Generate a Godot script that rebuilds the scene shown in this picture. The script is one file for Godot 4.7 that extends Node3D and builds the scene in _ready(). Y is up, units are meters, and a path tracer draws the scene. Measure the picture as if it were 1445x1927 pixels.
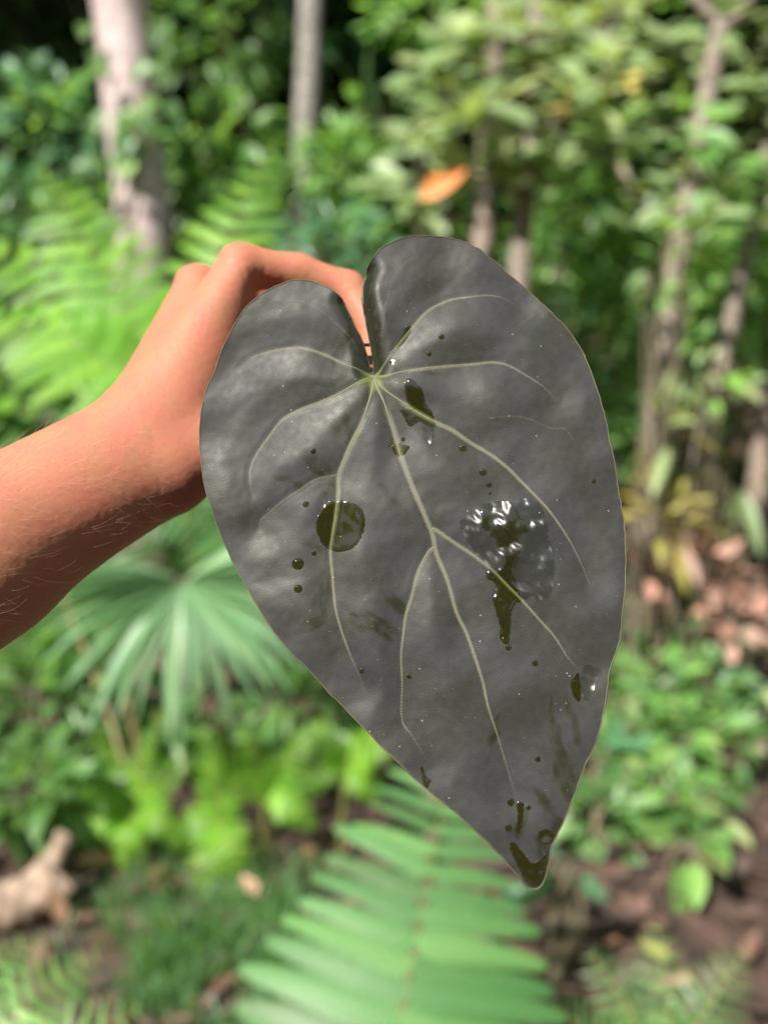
extends Node3D

# ---------------------------------------------------------------- camera, sky, sun, exposure
const FOV := 60.0
const EYE := Vector3(0, 1.45, 0)
const PITCH := -15.0
const TO_SUN := Vector3(-0.42, 0.74, 0.42)
const FOCUS := 0.358
const FL := 20.7846
var cam_basis := Basis(Vector3.RIGHT, deg_to_rad(PITCH))
var rng := RandomNumberGenerator.new()
var used := {}
var M := {}
var leaf_shapes := {}

func setup_view() -> void:
	var cam := Camera3D.new()
	cam.name = "camera"
	add_child(cam)
	cam.transform = Transform3D(cam_basis, EYE)
	var lens := CameraAttributesPhysical.new()
	lens.frustum_focal_length = FL
	lens.exposure_aperture = 2.7
	lens.frustum_focus_distance = FOCUS
	lens.frustum_near = 0.02
	lens.frustum_far = 200.0
	cam.attributes = lens
	cam.fov = FOV
	cam.near = 0.02
	cam.far = 200.0
	cam.current = true
	var e := Environment.new()
	e.background_mode = Environment.BG_SKY
	var sm := ProceduralSkyMaterial.new()
	sm.sky_top_color = Color(0.72, 0.76, 0.80)
	sm.sky_horizon_color = Color(0.88, 0.88, 0.86)
	sm.sky_curve = 0.25
	sm.ground_bottom_color = Color(0.14, 0.12, 0.09)
	sm.ground_horizon_color = Color(0.35, 0.36, 0.32)
	sm.sky_energy_multiplier = 0.85
	sm.sun_angle_max = 20.0
	var sky := Sky.new()
	sky.sky_material = sm
	e.sky = sky
	e.tonemap_mode = Environment.TONE_MAPPER_LINEAR
	e.tonemap_exposure = 2.3
	e.sdfgi_enabled = true
	e.ssao_enabled = true
	e.ssil_enabled = true
	var we := WorldEnvironment.new()
	we.name = "environment"
	we.environment = e
	add_child(we)
	var sun := DirectionalLight3D.new()
	sun.name = "sun"
	sun.light_energy = 1.5
	sun.light_angular_distance = 1.2
	sun.light_color = Color(1.0, 0.97, 0.92)
	sun.shadow_enabled = true
	add_child(sun)
	sun.look_at_from_position(TO_SUN * 30.0, Vector3.ZERO, Vector3.UP)

# ---------------------------------------------------------------- helpers
func at(px: float, py: float, depth: float) -> Vector3:
	var f := 963.5 / tan(deg_to_rad(FOV / 2))
	return EYE + cam_basis * (Vector3((px - 722.5) / f, (963.5 - py) / f, -1.0) * depth)

func span(px: float, depth: float) -> float:
	return px * depth * tan(deg_to_rad(FOV / 2)) / 963.5

func numbered(called: String) -> String:
	used[called] = used.get(called, -1) + 1
	return called if used[called] == 0 else "%s_%03d" % [called, used[called]]

func tag(o: Node3D, label: String, category: String, group := "", kind := "") -> void:
	if label: o.set_meta("label", label)
	if category: o.set_meta("category", category)
	if group: o.set_meta("group", group)
	if kind: o.set_meta("kind", kind)

func thing(called: String, label: String, category: String, where := Vector3.ZERO, group := "") -> Node3D:
	var o := Node3D.new()
	o.name = numbered(called)
	add_child(o)
	o.position = where
	tag(o, label, category, group)
	return o

func part(parent: Node3D, called: String, mesh: Mesh, mat: Material, xf := Transform3D.IDENTITY) -> MeshInstance3D:
	var o := MeshInstance3D.new()
	o.name = numbered(called) if parent == self else called
	o.mesh = mesh
	o.material_override = mat
	o.transform = xf
	parent.add_child(o, true)
	return o

func rf(a: float, b: float) -> float:
	return rng.randf_range(a, b)

func rdir() -> Vector3:
	var v := Vector3(rng.randfn(), rng.randfn(), rng.randfn())
	return v.normalized() if v.length() > 0.01 else Vector3.UP

func frame(dir: Vector3, up: Vector3, s: float) -> Basis:
	var x := dir.normalized()
	var z := x.cross(up)
	if z.length() < 0.05: z = x.cross(Vector3(0.3, 0.2, 0.9))
	z = z.normalized()
	var y := z.cross(x)
	return Basis(x * s, y * s, z * s)

func smooth_curve(p: PackedVector3Array, sub: int) -> PackedVector3Array:
	var r := PackedVector3Array()
	for i in p.size() - 1:
		for k in sub:
			r.append(p[i].cubic_interpolate(p[i + 1], p[maxi(i - 1, 0)], p[mini(i + 2, p.size() - 1)], k / float(sub)))
	r.append(p[p.size() - 1])
	return r

func tube(p: PackedVector3Array, r0: float, r1: float, sides := 7, bumpy := 0.0) -> ArrayMesh:
	var st := SurfaceTool.new()
	st.begin(Mesh.PRIMITIVE_TRIANGLES)
	st.set_smooth_group(0)
	var side := Vector3.ZERO
	var n := p.size()
	for i in n:
		var t := (p[mini(i + 1, n - 1)] - p[maxi(i - 1, 0)]).normalized()
		if side == Vector3.ZERO: side = t.cross(Vector3(0.31, 0.2, 0.93)).normalized()
		side = (side - t * side.dot(t)).normalized()
		var other := t.cross(side)
		var r := lerpf(r0, r1, i / float(n - 1))
		for k in sides:
			var a := TAU * k / sides
			var rr := r * (1.0 + bumpy * rf(-1, 1))
			st.add_vertex(p[i] + (side * cos(a) + other * sin(a)) * rr)
	for i in n - 1:
		for k in sides:
			var a := i * sides + k
			var b := i * sides + (k + 1) % sides
			for q in [a, b, a + sides, b, b + sides, a + sides]: st.add_index(q)
	st.add_vertex(p[0])
	st.add_vertex(p[n - 1])
	for k in sides:
		for q in [n * sides, (k + 1) % sides, k]: st.add_index(q)
		for q in [n * sides + 1, (n - 1) * sides + k, (n - 1) * sides + (k + 1) % sides]: st.add_index(q)
	st.generate_normals()
	return st.commit()

# a plain leaf along +x, upper face towards +y; width profile by kind
func leaf_shape(kind: String) -> ArrayMesh:
	if leaf_shapes.has(kind): return leaf_shapes[kind]
	var w := 0.22
	var peak := 0.42
	var droop := 0.16
	match kind:
		"lance": w = 0.10; peak = 0.4
		"blade": w = 0.035; peak = 0.3; droop = 0.3
		"obovate": w = 0.20; peak = 0.62; droop = 0.1
		"heart": w = 0.40; peak = 0.25; droop = 0.2
		"segment": w = 0.05; peak = 0.4; droop = 0.42
		"curled": w = 0.22; peak = 0.45; droop = -0.25
	var n := 6
	var st := SurfaceTool.new()
	st.begin(Mesh.PRIMITIVE_TRIANGLES)
	st.set_smooth_group(0)
	for i in n + 1:
		var t := i / float(n)
		var q := t / peak * 0.5 if t < peak else 0.5 + (t - peak) / (1 - peak) * 0.5
		var hw := w * pow(maxf(sin(PI * q), 0.0), 0.8)
		if i == 0: hw = 0.008
		if i == n: hw = 0.004
		var y := -droop * t * t
		var back := -0.12 if kind == "heart" and i == 1 else 0.0
		st.add_vertex(Vector3(t + back, y + hw * 0.35, -hw))
		st.add_vertex(Vector3(t, y, 0))
		st.add_vertex(Vector3(t + back, y + hw * 0.35, hw))
	for i in n:
		var a := i * 3
		for q in [a, a + 3, a + 1, a + 1, a + 3, a + 4, a + 1, a + 4, a + 2, a + 2, a + 4, a + 5]: st.add_index(q)
	st.generate_normals()
	leaf_shapes[kind] = st.commit()
	return leaf_shapes[kind]

# a fern pinna along +x: a midrib strip with toothed lobes on both sides
func pinna_shape(lobes: int, width: float, blunt := 0.55) -> ArrayMesh:
	var key := "pinna%d_%f_%f" % [lobes, width, blunt]
	if leaf_shapes.has(key): return leaf_shapes[key]
	var st := SurfaceTool.new()
	st.begin(Mesh.PRIMITIVE_TRIANGLES)
	for s in [-1.0, 1.0]:
		for i in lobes:
			var t0 := i / float(lobes)
			var t1 := (i + 0.94) / lobes
			var tm := (i + 0.5) / lobes
			var hw := width * pow(maxf(1.0 - tm, 0.02), blunt) * (0.75 + 0.25 * minf(1.0, tm * 6))
			var f := func(t: float, z: float) -> Vector3: return Vector3(t, -0.20 * t * t - absf(z) * 0.15 + 0.01, z)
			var a: Vector3 = f.call(t0, 0.0)
			var b: Vector3 = f.call(t1, 0.0)
			var c: Vector3 = f.call(t1 + 0.35 / lobes + 0.01, s * hw * 0.96)
			var d: Vector3 = f.call(t0 + 0.60 / lobes + 0.01, s * hw * 0.98)
			var quad := [a, d, b, b, d, c] if s < 0 else [a, b, d, b, c, d]
			for v in quad: st.add_vertex(v)
	st.generate_normals()
	leaf_shapes[key] = st.commit()
	return leaf_shapes[key]

func leaf_mat(name_: String, r: float, g: float, b: float, back := 0.35, rough := 0.42) -> StandardMaterial3D:
	var m := StandardMaterial3D.new()
	m.resource_name = name_
	m.albedo_color = Color(r, g, b).linear_to_srgb()
	m.roughness = rough
	m.metallic_specular = 0.5
	if back > 0:
		var k: float = back / maxf(r, maxf(g, b))
		m.backlight_enabled = true
		m.backlight = Color(r * k * 1.1, g * k, b * k * 0.5).linear_to_srgb()
	M[name_] = m
	return m

func solid(name_: String, r: float, g: float, b: float, rough := 0.8, variation := 0.0, scale_ := 3.0) -> StandardMaterial3D:
	var m := StandardMaterial3D.new()
	m.resource_name = name_
	m.albedo_color = Color(r, g, b).linear_to_srgb()
	m.roughness = rough
	if variation > 0:
		m.albedo_texture = mottle(variation, name_.hash())
		m.uv1_triplanar = true
		m.uv1_world_triplanar = true
		m.uv1_scale = Vector3.ONE * scale_
	M[name_] = m
	return m

func mottle(variation: float, seed_: int) -> NoiseTexture2D:
	var n := FastNoiseLite.new()
	n.seed = seed_ % 1000
	n.frequency = 0.02
	n.fractal_octaves = 5
	var ramp := Gradient.new()
	ramp.set_color(0, Color(1, 1, 1) * (1.0 - variation))
	ramp.set_color(1, Color.WHITE)
	var t := NoiseTexture2D.new()
	t.width = 256
	t.height = 256
	t.seamless = true
	t.noise = n
	t.color_ramp = ramp
	return t

# ---------------------------------------------------------------- the dark heart-shaped leaf
const LEAF_YAW := -4.0
const LEAF_LEAN := -10.0
const LEAF_ORIGIN := Vector3(-0.00438, 0.05847, -0.37458)
var outline := [-0.5,3.1,-2.2,14.7,-4,24.5,-5.7,32.9,-5.8,39.5,-4.3,46.3,-0.7,52.1,5.4,57.6,14.4,60.9,27.2,61.8,36.6,59.9,43,56.8,49.1,52,53.8,48,58.5,43.3,65.3,37.4,70.6,31.6,75.8,25.6,81.2,19.8,84.8,14.1,88.4,7.6,91.2,-1.3,93.9,-10.7,95.8,-18.7,97.1,-26.3,98.4,-34.2,99.6,-41.1,100.4,-49.4,101.6,-57.1,102.2,-64.5,102.2,-72,102.2,-76.9,101.5,-86.9,100,-99.3,98.4,-110.8,95.4,-118.7,93.9,-123.6,92.4,-132.2,90.2,-141.9,87.1,-151.7,83.9,-157.9,80.9,-165.5,77,-175,72.9,-183.2,70.3,-188.7,69,-194.6,67.5,-200.6,65.9,-202.9,62.7,-203.8,60.7,-202.9,58,-199.5,53.2,-194.1,48.5,-189.2,42.8,-183.9,36.6,-178.6,30.9,-174,24.5,-169.4,18.7,-164.8,12.2,-158.5,5.7,-153,-0.9,-146.6,-9.9,-138.1,-16.6,-131.8,-24.3,-123.4,-29.6,-119.1,-34.9,-113.2,-39.7,-107.3,-43.6,-101.8,-47.5,-96,-50.8,-90.4,-55.7,-82.7,-59.8,-75.3,-63.8,-66.4,-66.8,-58.6,-70.5,-48.4,-73.2,-34.7,-74.1,-26.2,-73.2,-15,-71.6,-5.8,-68.1,3.2,-65.7,11.2,-60.8,21.3,-54.9,30.4,-47.9,36.1,-41.5,39.4,-35,41.5,-28.7,41.6,-22.2,39.1,-17.3,36.5,-13.3,32.1,-9.9,25.3,-6.6,18.8,-3.8,11.4,-1.6,3.1]
var sinus := [[-0.5,3.1,-2.2,14.7,-4,24.5,-5.7,32.9,-5.8,39.5,-4.3,46.3], [-1.6,3.1,-3.8,11.4,-6.6,18.8,-9.9,25.3,-13.3,32.1]]
# points, start and end half-width in millimetres, paleness
var veins := [
	["midrib", [0,0,1.4,-5.6,4.7,-13.1,8.8,-25.1,11.8,-36,16.5,-48.6,21.1,-59.3,24.8,-68.5,26.4,-76.1,30.9,-87.3,34.5,-99.9,38.3,-107.8,41.8,-117.8,44.7,-127.1,46.7,-136.3,50.1,-146.8,53.6,-158.5,57,-169.3], 1.25, 0.3, 1.0],
	["vein", [0,0,-0.6,-8.2,-4.4,-21.1,-8.3,-28.9,-11.9,-37.5,-14,-43.8,-14.2,-52.3,-15.1,-61.7,-16.1,-69.2,-16.8,-75.8,-15.7,-86.3,-14.4,-97.5,-12,-106.4,-8.8,-115,-6.2,-120.9,-2.4,-128.7], 1.15, 0.25, 0.95],
	["vein", [-14,-43.4,-23.3,-45.4,-29.2,-49.2,-36.8,-53.9,-44.4,-60.2,-46.6,-62.2,-47.1,-66.2], 0.45, 0.2, 0.55],
	["vein", [0,0,-2.4,-1.8,-8.7,-5.3,-14.7,-9,-22.5,-12.1,-31,-15.1,-38.6,-19.2,-44,-26.3,-49.2,-34.1,-51.6,-40.5,-51.4,-46,-50.1,-52.3], 0.95, 0.2, 0.85],
	["vein", [0,0,-4.1,1.5,-11.8,4.1,-19.9,8.3,-27.9,11.2,-34.1,12.2,-41.2,11.4,-48.5,9.8,-54,7.5,-58.6,3], 0.9, 0.15, 0.8],
	["vein", [0,0,-2.5,3.1,-9.1,14.8,-15.4,21.3,-23.5,28.2,-31.5,32.2,-38,32.5,-44.3,28.5], 0.6, 0.12, 0.35],
	["vein", [0,0,2.2,4.7,3.6,21,5.7,34.4,9.7,45.3,15.8,51,23.8,51.6], 0.6, 0.12, 0.4],
	["vein", [0,0,4.4,4.6,9.1,11.2,15.4,19.2,22.3,27.4,29.3,31.8,34.7,33.4,39.7,34,48.9,34.8,55.2,33.5,61.4,30.1], 0.85, 0.15, 0.8],
	["vein", [0,0,4.1,-1,12.6,0.6,24.2,2.3,36.5,3.5,44.2,4.2,50.2,4.8,56.4,3.3,64.7,-1.7,70.8,-5.9,75,-10.5], 0.85, 0.2, 0.9],
	["vein", [0,0,4.1,-6.6,11.8,-12.5,18.7,-17.1,26.5,-21.5,32.7,-24.5,40.1,-29.6,48.4,-34.8,55.2,-40.2,60.4,-45.6,66.1,-51.8,71.3,-57.7,76.3,-64.7,81.1,-72.9,85.3,-82.3,87.5,-88.5], 1.15, 0.2, 1.0],
	["vein", [24.8,-67.4,25.9,-66.5,33.2,-71.5,41,-76.7,48.6,-82.7,55.1,-89.3,60.9,-95.2,67.3,-102.5,73,-109,77.8,-116.8,82,-121.7], 0.85, 0.25, 0.95],
	["vein", [25.7,-73.9,23.4,-75.7,19.1,-83.9,16.8,-93,14.3,-101.1,13.3,-109.1,12.5,-117.7,13,-127.9,13.1,-142.1,17.2,-148.3,23,-157.3], 0.85, 0.2, 0.8],
	["vein", [48.5,-19.9,57,-19,64.4,-20,72.6,-23.5,78.7,-24,81.6,-27.1,84.5,-32.5], 0.35, 0.15, 0.45],
	["vein", [67.6,26.2,63.1,22.7,58.6,16.9,53.4,10.6], 0.28, 0.12, 0.3],
	["vein", [23.2,38.4,23.6,46.9,25.7,51.5,30.7,54.4], 0.28, 0.12, 0.3],
]
# standing water: outline, height in millimetres, label
var pools := [
	[[-21.6,-59.7,-19.2,-56.1,-15.3,-54.4,-10.9,-54.4,-6.9,-55.7,-3.8,-58.6,-2.6,-62.6,-3,-67.4,-4.9,-71.8,-8.1,-74.7,-12.4,-75.8,-17,-74.9,-20.6,-71.9,-22.5,-67.5,-23,-63], 1.1, "round pool of water across a pale vein below the leaf's left lobe"],
	[[13.9,-2.3,17.8,-4.2,21.1,-9.3,21.6,-13,24.5,-16.9,25.8,-22.7,23.2,-22.9,21.2,-22,19,-21,16.3,-23.1,14.1,-21.9,13,-19.1,11.2,-15.7,15.2,-15.3,13.3,-9.2], 0.9, "torn water patch with dark gaps beside the vein junction"],
	[[44.7,-57.5,49,-55.1,54.4,-55.1,57.6,-56.4,61.8,-64.1,63.2,-67.3,60.2,-69.5,59.5,-78.2,57.9,-82,57.9,-85.7,60.3,-94.8,58.2,-95.9,56.4,-99.5,55.9,-105.8,55,-111,53.8,-112.5,51.3,-109.6,51.7,-105.8,50.1,-99.5,48.9,-95.3,50.2,-91.5,50.2,-88.5,46.6,-85.7,47.3,-82.5,51.6,-82.5,54.2,-78.2,51,-74.9,50.4,-70.6,48.9,-69.5,46.8,-67.4,43.6,-64.1], 0.8, "long water streak running down across the lower vein"],
	[[8.2,-31.2,10.4,-29.9,12.4,-30.8,15.3,-31.3,14.8,-33.3,12.7,-35.6,10,-35.3,8.4,-33.5], 0.9, "small water bead sitting on the midrib"],
	[[11.8,18.3,13.5,21.1,15.6,20.3,14.7,16.6,12.2,12.8,9.6,11.2,9.5,13.5], 0.8, "pointed water drop on the vein of the larger lobe"],
	[[54.5,-187.3,56.5,-186.7,58.1,-189.3,60.9,-192.4,62.8,-194.2,66.5,-192.2,68.9,-189.8,68.4,-196,66.7,-200.4,64.3,-202.6,61.7,-202.3,59.6,-200,57.8,-195.9,55.3,-191.3], 0.8, "water gathered at the leaf's drip tip"],
	[[65.4,-183.2,68.1,-181.8,71.1,-183.2,71,-185.6,68.6,-187.4,65.8,-186.6], 0.5, "round wet spot beside the drip tip"],
	[[57.5,-172.6,60,-172.6,59.5,-177.5,58.6,-182.4,57,-183.6,57.5,-178.5], 0.5, "thin upright streak of water above the drip tip"],
	[[82.2,-122.9,82.3,-133.9,80.3,-132.7,79.1,-129.9,79.2,-126.2], 0.35, "half-round wet patch where a vein ends near the margin"],
	[[20.7,-159.5,23,-163.9,24.5,-164.7,23.1,-167.5,21.6,-165.9], 0.9, "clear drop hanging on the lower leaf margin"],
]
var beads := [560,1060,10, 590,850,5, 575,948,6, 870,842,6.5, 908,888,6, 919,912,4.5, 921,928,2.5, 830,636,5, 807,667,4, 737,680,4.5, 1117,903,4, 1011,1427,4.5, 561,1107,7, 769,1272,4, 955,1218,4.5, 960,1508,6, 955,1555,5.5, 993,1518,4, 758,826,4, 680,1262,4, 590,1040,4, 1005,1247,5]
var df := PackedFloat32Array()
const DX := -80.0
const DY := -240.0
const DW := 200
const DH := 320
var leaf_xf: Transform3D
var blade_outline := PackedVector2Array()

func v2(flat: Array) -> PackedVector2Array:
	var r := PackedVector2Array()
	for i in range(0, flat.size(), 2): r.append(Vector2(flat[i], flat[i + 1]))
	return r

func smooth2(p: PackedVector2Array, sub: int, closed: bool) -> PackedVector2Array:
	var r := PackedVector2Array()
	var n := p.size()
	for i in (n if closed else n - 1):
		var a := p[(i - 1 + n) % n] if closed or i > 0 else p[i]
		var b := p[i]
		var c := p[(i + 1) % n]
		var d := p[(i + 2) % n] if closed or i + 2 < n else c
		for k in sub: r.append(b.cubic_interpolate(c, a, d, k / float(sub)))
	if not closed: r.append(p[n - 1])
	return r

func to_line(q: Vector2, p: PackedVector2Array, closed := false) -> float:
	var best := 1e9
	for i in (p.size() if closed else p.size() - 1):
		best = minf(best, q.distance_squared_to(Geometry2D.get_closest_point_to_segment(q, p[i], p[(i + 1) % p.size()])))
	return sqrt(best)

func vein_distance() -> void:
	df.resize(DW * DH)
	df.fill(15.0)
	for v in veins:
		if v[4] < 0.5: continue
		var p := smooth2(v2(v[1]), 4, false)
		for q in p:
			for iy in range(int(q.y - DY) - 15, int(q.y - DY) + 16):
				for ix in range(int(q.x - DX) - 15, int(q.x - DX) + 16):
					if ix < 0 or iy < 0 or ix >= DW or iy >= DH: continue
					var d := Vector2(ix + DX - q.x, iy + DY - q.y).length()
					if d < df[iy * DW + ix]: df[iy * DW + ix] = d

# evens out the ridge halfway between two veins
func soften(times: int) -> void:
	for n in times:
		var src := df.duplicate()
		for y in range(1, DH - 1):
			for x in range(1, DW - 1):
				var k := y * DW + x
				df[k] = (src[k] * 2.0 + src[k - 1] + src[k + 1] + src[k - DW] + src[k + DW]) / 6.0

var sinus_lines := []
var wave := FastNoiseLite.new()
func blade_z(q: Vector2) -> float:
	var fx := clampf(q.x - DX, 0, DW - 2)
	var fy := clampf(q.y - DY, 0, DH - 2)
	var ix := int(fx)
	var iy := int(fy)
	var u := fx - ix
	var v := fy - iy
	var k := iy * DW + ix
	var d := lerpf(lerpf(df[k], df[k + 1], u), lerpf(df[k + DW], df[k + DW + 1], u), v)
	var z := 1.6 * smoothstep(0.0, 15.0, d) + 0.35 * smoothstep(0.0, 3.0, d)
	var across := q.x * 0.955 + q.y * 0.297        # distance from the midrib axis
	z -= 0.0006 * across * across
	z += 0.9 * wave.get_noise_2d(q.x, q.y) * 2.0
	z += 0.13 * wave.get_noise_2d(q.x * 5.0 + 90.0, q.y * 5.0)
	if q.y > -6.0 and absf(q.x) < 30.0:
		for s in 2:
			var e := to_line(q, sinus_lines[s])
			var reach := 9.0 if s == 0 else 7.0
			if e < reach: z -= (0.085 if s == 0 else 0.075) * (reach - e) * (reach - e)
	return z

# a sheet that fills an outline: a fine grid whose border vertices lie on the outline
func sheet(line: PackedVector2Array, step: float, height: Callable, back: float, uv: Rect2) -> ArrayMesh:
	var box := Rect2(line[0], Vector2.ZERO)
	for p in line: box = box.expand(p)
	box = box.grow(step * 1.5)
	var nx := int(box.size.x / step) + 2
	var ny := int(box.size.y / step) + 2
	var inside := PackedByteArray()
	inside.resize(nx * ny)
	for j in ny:
		for i in nx:
			inside[j * nx + i] = 1 if Geometry2D.is_point_in_polygon(box.position + Vector2(i, j) * step, line) else 0
	var id := PackedInt32Array()
	id.resize(nx * ny)
	id.fill(-1)
	var pos := PackedVector2Array()
	var zs := PackedFloat32Array()
	var rim := PackedByteArray()
	var idx := PackedInt32Array()
	for j in ny - 1:
		for i in nx - 1:
			var c := [j * nx + i, j * nx + i + 1, (j + 1) * nx + i + 1, (j + 1) * nx + i]
			if inside[c[0]] + inside[c[1]] + inside[c[2]] + inside[c[3]] == 0: continue
			for q in c:
				if id[q] >= 0: continue
				var p := box.position + Vector2(q % nx, q / nx) * step
				if not inside[q]:
					var best := 1e9
					var to := p
					for k in line.size():
						var w := Geometry2D.get_closest_point_to_segment(p, line[k], line[(k + 1) % line.size()])
						var dd := p.distance_squared_to(w)
						if dd < best:
							best = dd
							to = w
					p = to
				id[q] = pos.size()
				pos.append(p)
				zs.append(height.call(p))
				rim.append(0 if inside[q] else 1)
			for q in [c[0], c[2], c[1], c[0], c[3], c[2]]: idx.append(id[q])
	var vs := PackedVector3Array()
	var ns := PackedVector3Array()
	var uvs := PackedVector2Array()
	var ids := PackedInt32Array()
	var hs := step * 0.4
	for side in (2 if back > 0 else 1):
		for k in pos.size():
			var p := pos[k]
			uvs.append(Vector2((p.x - uv.position.x) / uv.size.x, (uv.end.y - p.y) / uv.size.y))
			vs.append(Vector3(p.x, p.y, zs[k] - (back if side == 1 and not rim[k] else 0.0)) * 0.001)
			var gx: float = (height.call(p + Vector2(hs, 0)) - height.call(p - Vector2(hs, 0))) / (2.0 * hs)
			var gy: float = (height.call(p + Vector2(0, hs)) - height.call(p - Vector2(0, hs))) / (2.0 * hs)
			ns.append(Vector3(-gx, -gy, 1.0).normalized() * (1.0 if side == 0 else -1.0))
		var o := side * pos.size()
		for k in range(0, idx.size(), 3):
			ids.append(idx[k] + o)
			ids.append(idx[k + (1 if side == 0 else 2)] + o)
			ids.append(idx[k + (2 if side == 0 else 1)] + o)
	var arrays := []
	arrays.resize(Mesh.ARRAY_MAX)
	arrays[Mesh.ARRAY_VERTEX] = vs
	arrays[Mesh.ARRAY_NORMAL] = ns
	arrays[Mesh.ARRAY_TEX_UV] = uvs
	arrays[Mesh.ARRAY_INDEX] = ids
	var am := ArrayMesh.new()
	am.add_surface_from_arrays(Mesh.PRIMITIVE_TRIANGLES, arrays)
	return am

func vein_mesh(p: PackedVector2Array, r0: float, r1: float) -> ArrayMesh:
	var st := SurfaceTool.new()
	st.begin(Mesh.PRIMITIVE_TRIANGLES)
	st.set_smooth_group(0)
	var n := p.size()
	var s := 5
	for i in n:
		var t := (p[mini(i + 1, n - 1)] - p[maxi(i - 1, 0)]).normalized()
		var o := Vector2(-t.y, t.x)
		var r := lerpf(r0, r1, pow(i / float(n - 1), 0.8)) * (1.0 + 0.22 * wave.get_noise_2d(p[i].x * 30.0, p[i].y * 30.0))
		for k in s + 1:
			var a := PI * k / s
			var q := p[i] - o * cos(a) * r
			st.add_vertex(Vector3(q.x, q.y, blade_z(p[i]) - 0.12 + sin(a) * (0.16 + r * 0.30)) * 0.001)
	for i in n - 1:
		for k in s:
			var a := i * (s + 1) + k
			var b := a + s + 1
			for q in [a, a + 1, b, a + 1, b + 1, b]: st.add_index(q)
	st.generate_normals()
	return st.commit()

const TXS := 4.0     # texture pixels per millimetre
func grain(seed_: int, freq: float, w: int, h: int, oct := 3) -> PackedByteArray:
	var n := FastNoiseLite.new()
	n.seed = seed_
	n.frequency = freq
	n.fractal_octaves = oct
	var im := n.get_image(w, h)
	im.convert(Image.FORMAT_L8)
	return im.get_data()

# polygons of wet cuticle (dark, smooth), rubbed nap (dark streaks) and dried film (slightly glossy)
var films := [
	[35.6,-64.1,40.4,-59.7,46.9,-55.3,56.6,-55.3,63,-53.8,67.3,-54.2,70.4,-61.9,71.3,-69.5,73.2,-78.1,73,-88.8,70.8,-94.1,67.6,-95.2,64.5,-93.1,61.3,-94.8,57.2,-88.9,52,-85.7,47.3,-86.8,44.6,-80.4,39.3,-71.7],
	[83,-122.5,86.4,-120,90.8,-122.4,88.7,-126.1,86.8,-132.6,82.8,-132.3],
	[20.7,-22.6,25.2,-23.4,24.5,-29.5,23.2,-32.2,21.4,-28.3],
	[13.1,-142.1,20.2,-141.4,24.9,-155.5,25.5,-161.4,22.4,-167.5,19.3,-163.6,14.1,-157.7,9.9,-154.7,5.7,-151.8,7.3,-145.7,9.4,-141.5],
	[-4.9,-122.1,-1,-121,3.2,-122.6,4.5,-126.2,2.3,-129.3,-0.9,-130.4,-3.1,-128.3],
	[66.4,23.3,68.7,26.2,73.2,27.3,76.5,25.5,76.4,21.3,73.4,17.3,69,16.9,67,19.8],
	[3,-22.5,7.5,-23.7,10.9,-36.2,11.4,-38.9,7.6,-36.7,3.8,-30.5],
	[-44.4,-96,-41.7,-93.8,-36.2,-94.2,-33,-96.9,-34.3,-100.2,-39.2,-101.9,-43,-100.2],
	[7.2,-4.1,12.8,-0.6,20.7,-7.7,19.6,-12.3,13.3,-9.9],
]
var film_words := ["wide wrinkled glistening film of water around the long streak", "small glistening film beside the half-round wet patch", "narrow glistening sliver of water below the torn patch"]
var bead_words := ['plump dark bead of water below the round pool', 'bubble-like bead between two veins above the round pool', 'small flat bead just above the round pool', 'upper and largest of three beads strung below the long vein', 'middle of three beads strung below the long vein', 'lower of three beads strung below the long vein', 'pinhead bead under the string of three beads', 'dark bead high on the larger lobe', 'tiny bead below the dark bead on the larger lobe', 'bead next to the notch where veins meet', 'glinting bead near the outer margin of the larger lobe', 'lone bead between midrib and margin above the tip', 'brown flattened drop under the plump dark bead', 'dark pinhead bead beside the curved lower vein', 'droplet fallen from the end of the long streak', "dark spot of water at the midrib's end", "second dark spot of water below the midrib's end", "glinting speck of water beside the midrib's end", 'bead on the midrib just above the small water bead', 'clear bead at the end of the inner vein', "tiny bead touching the round pool's lower edge", 'glittering cluster of droplets below the wide film']
# rubbed nap, plus lost sheen painted at the notch: centre x, y, half length, half width, turn in degrees, strength
var rubs := [705,1175,55,22,-28,0.9, 745,1135,45,16,-55,0.8, 610,1120,60,20,75,0.75, 590,1175,30,12,20,0.7, 650,800,70,22,-60,0.8, 600,880,75,16,-35,0.7, 570,915,60,12,-25,0.55, 660,690,45,14,-65,0.7, 655,640,60,14,55,0.85, 705,560,85,20,95,1.0, 690,745,40,14,-70,0.9, 1055,1440,120,14,-80,0.75, 1040,1540,60,18,-60,0.8, 1075,1350,60,10,-75,0.5, 930,1380,45,11,70,0.8, 975,1560,35,15,70,0.7, 860,1165,30,12,30,0.25, 470,960,70,14,85,0.3, 610,960,45,10,-30,0.5, 730,930,70,9,-50,0.4, 800,700,40,7,-5,0.6, 640,735,60,9,-22,0.6, 935,787,20,6,10,0.5, 600,1030,60,9,-20,0.4, 620,1230,30,10,40,0.3, 740,820,30,10,70,0.6, 1085,1480,60,12,-72,0.7, 1020,1600,25,18,-60,0.8, 960,1640,40,14,50,0.6]

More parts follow.
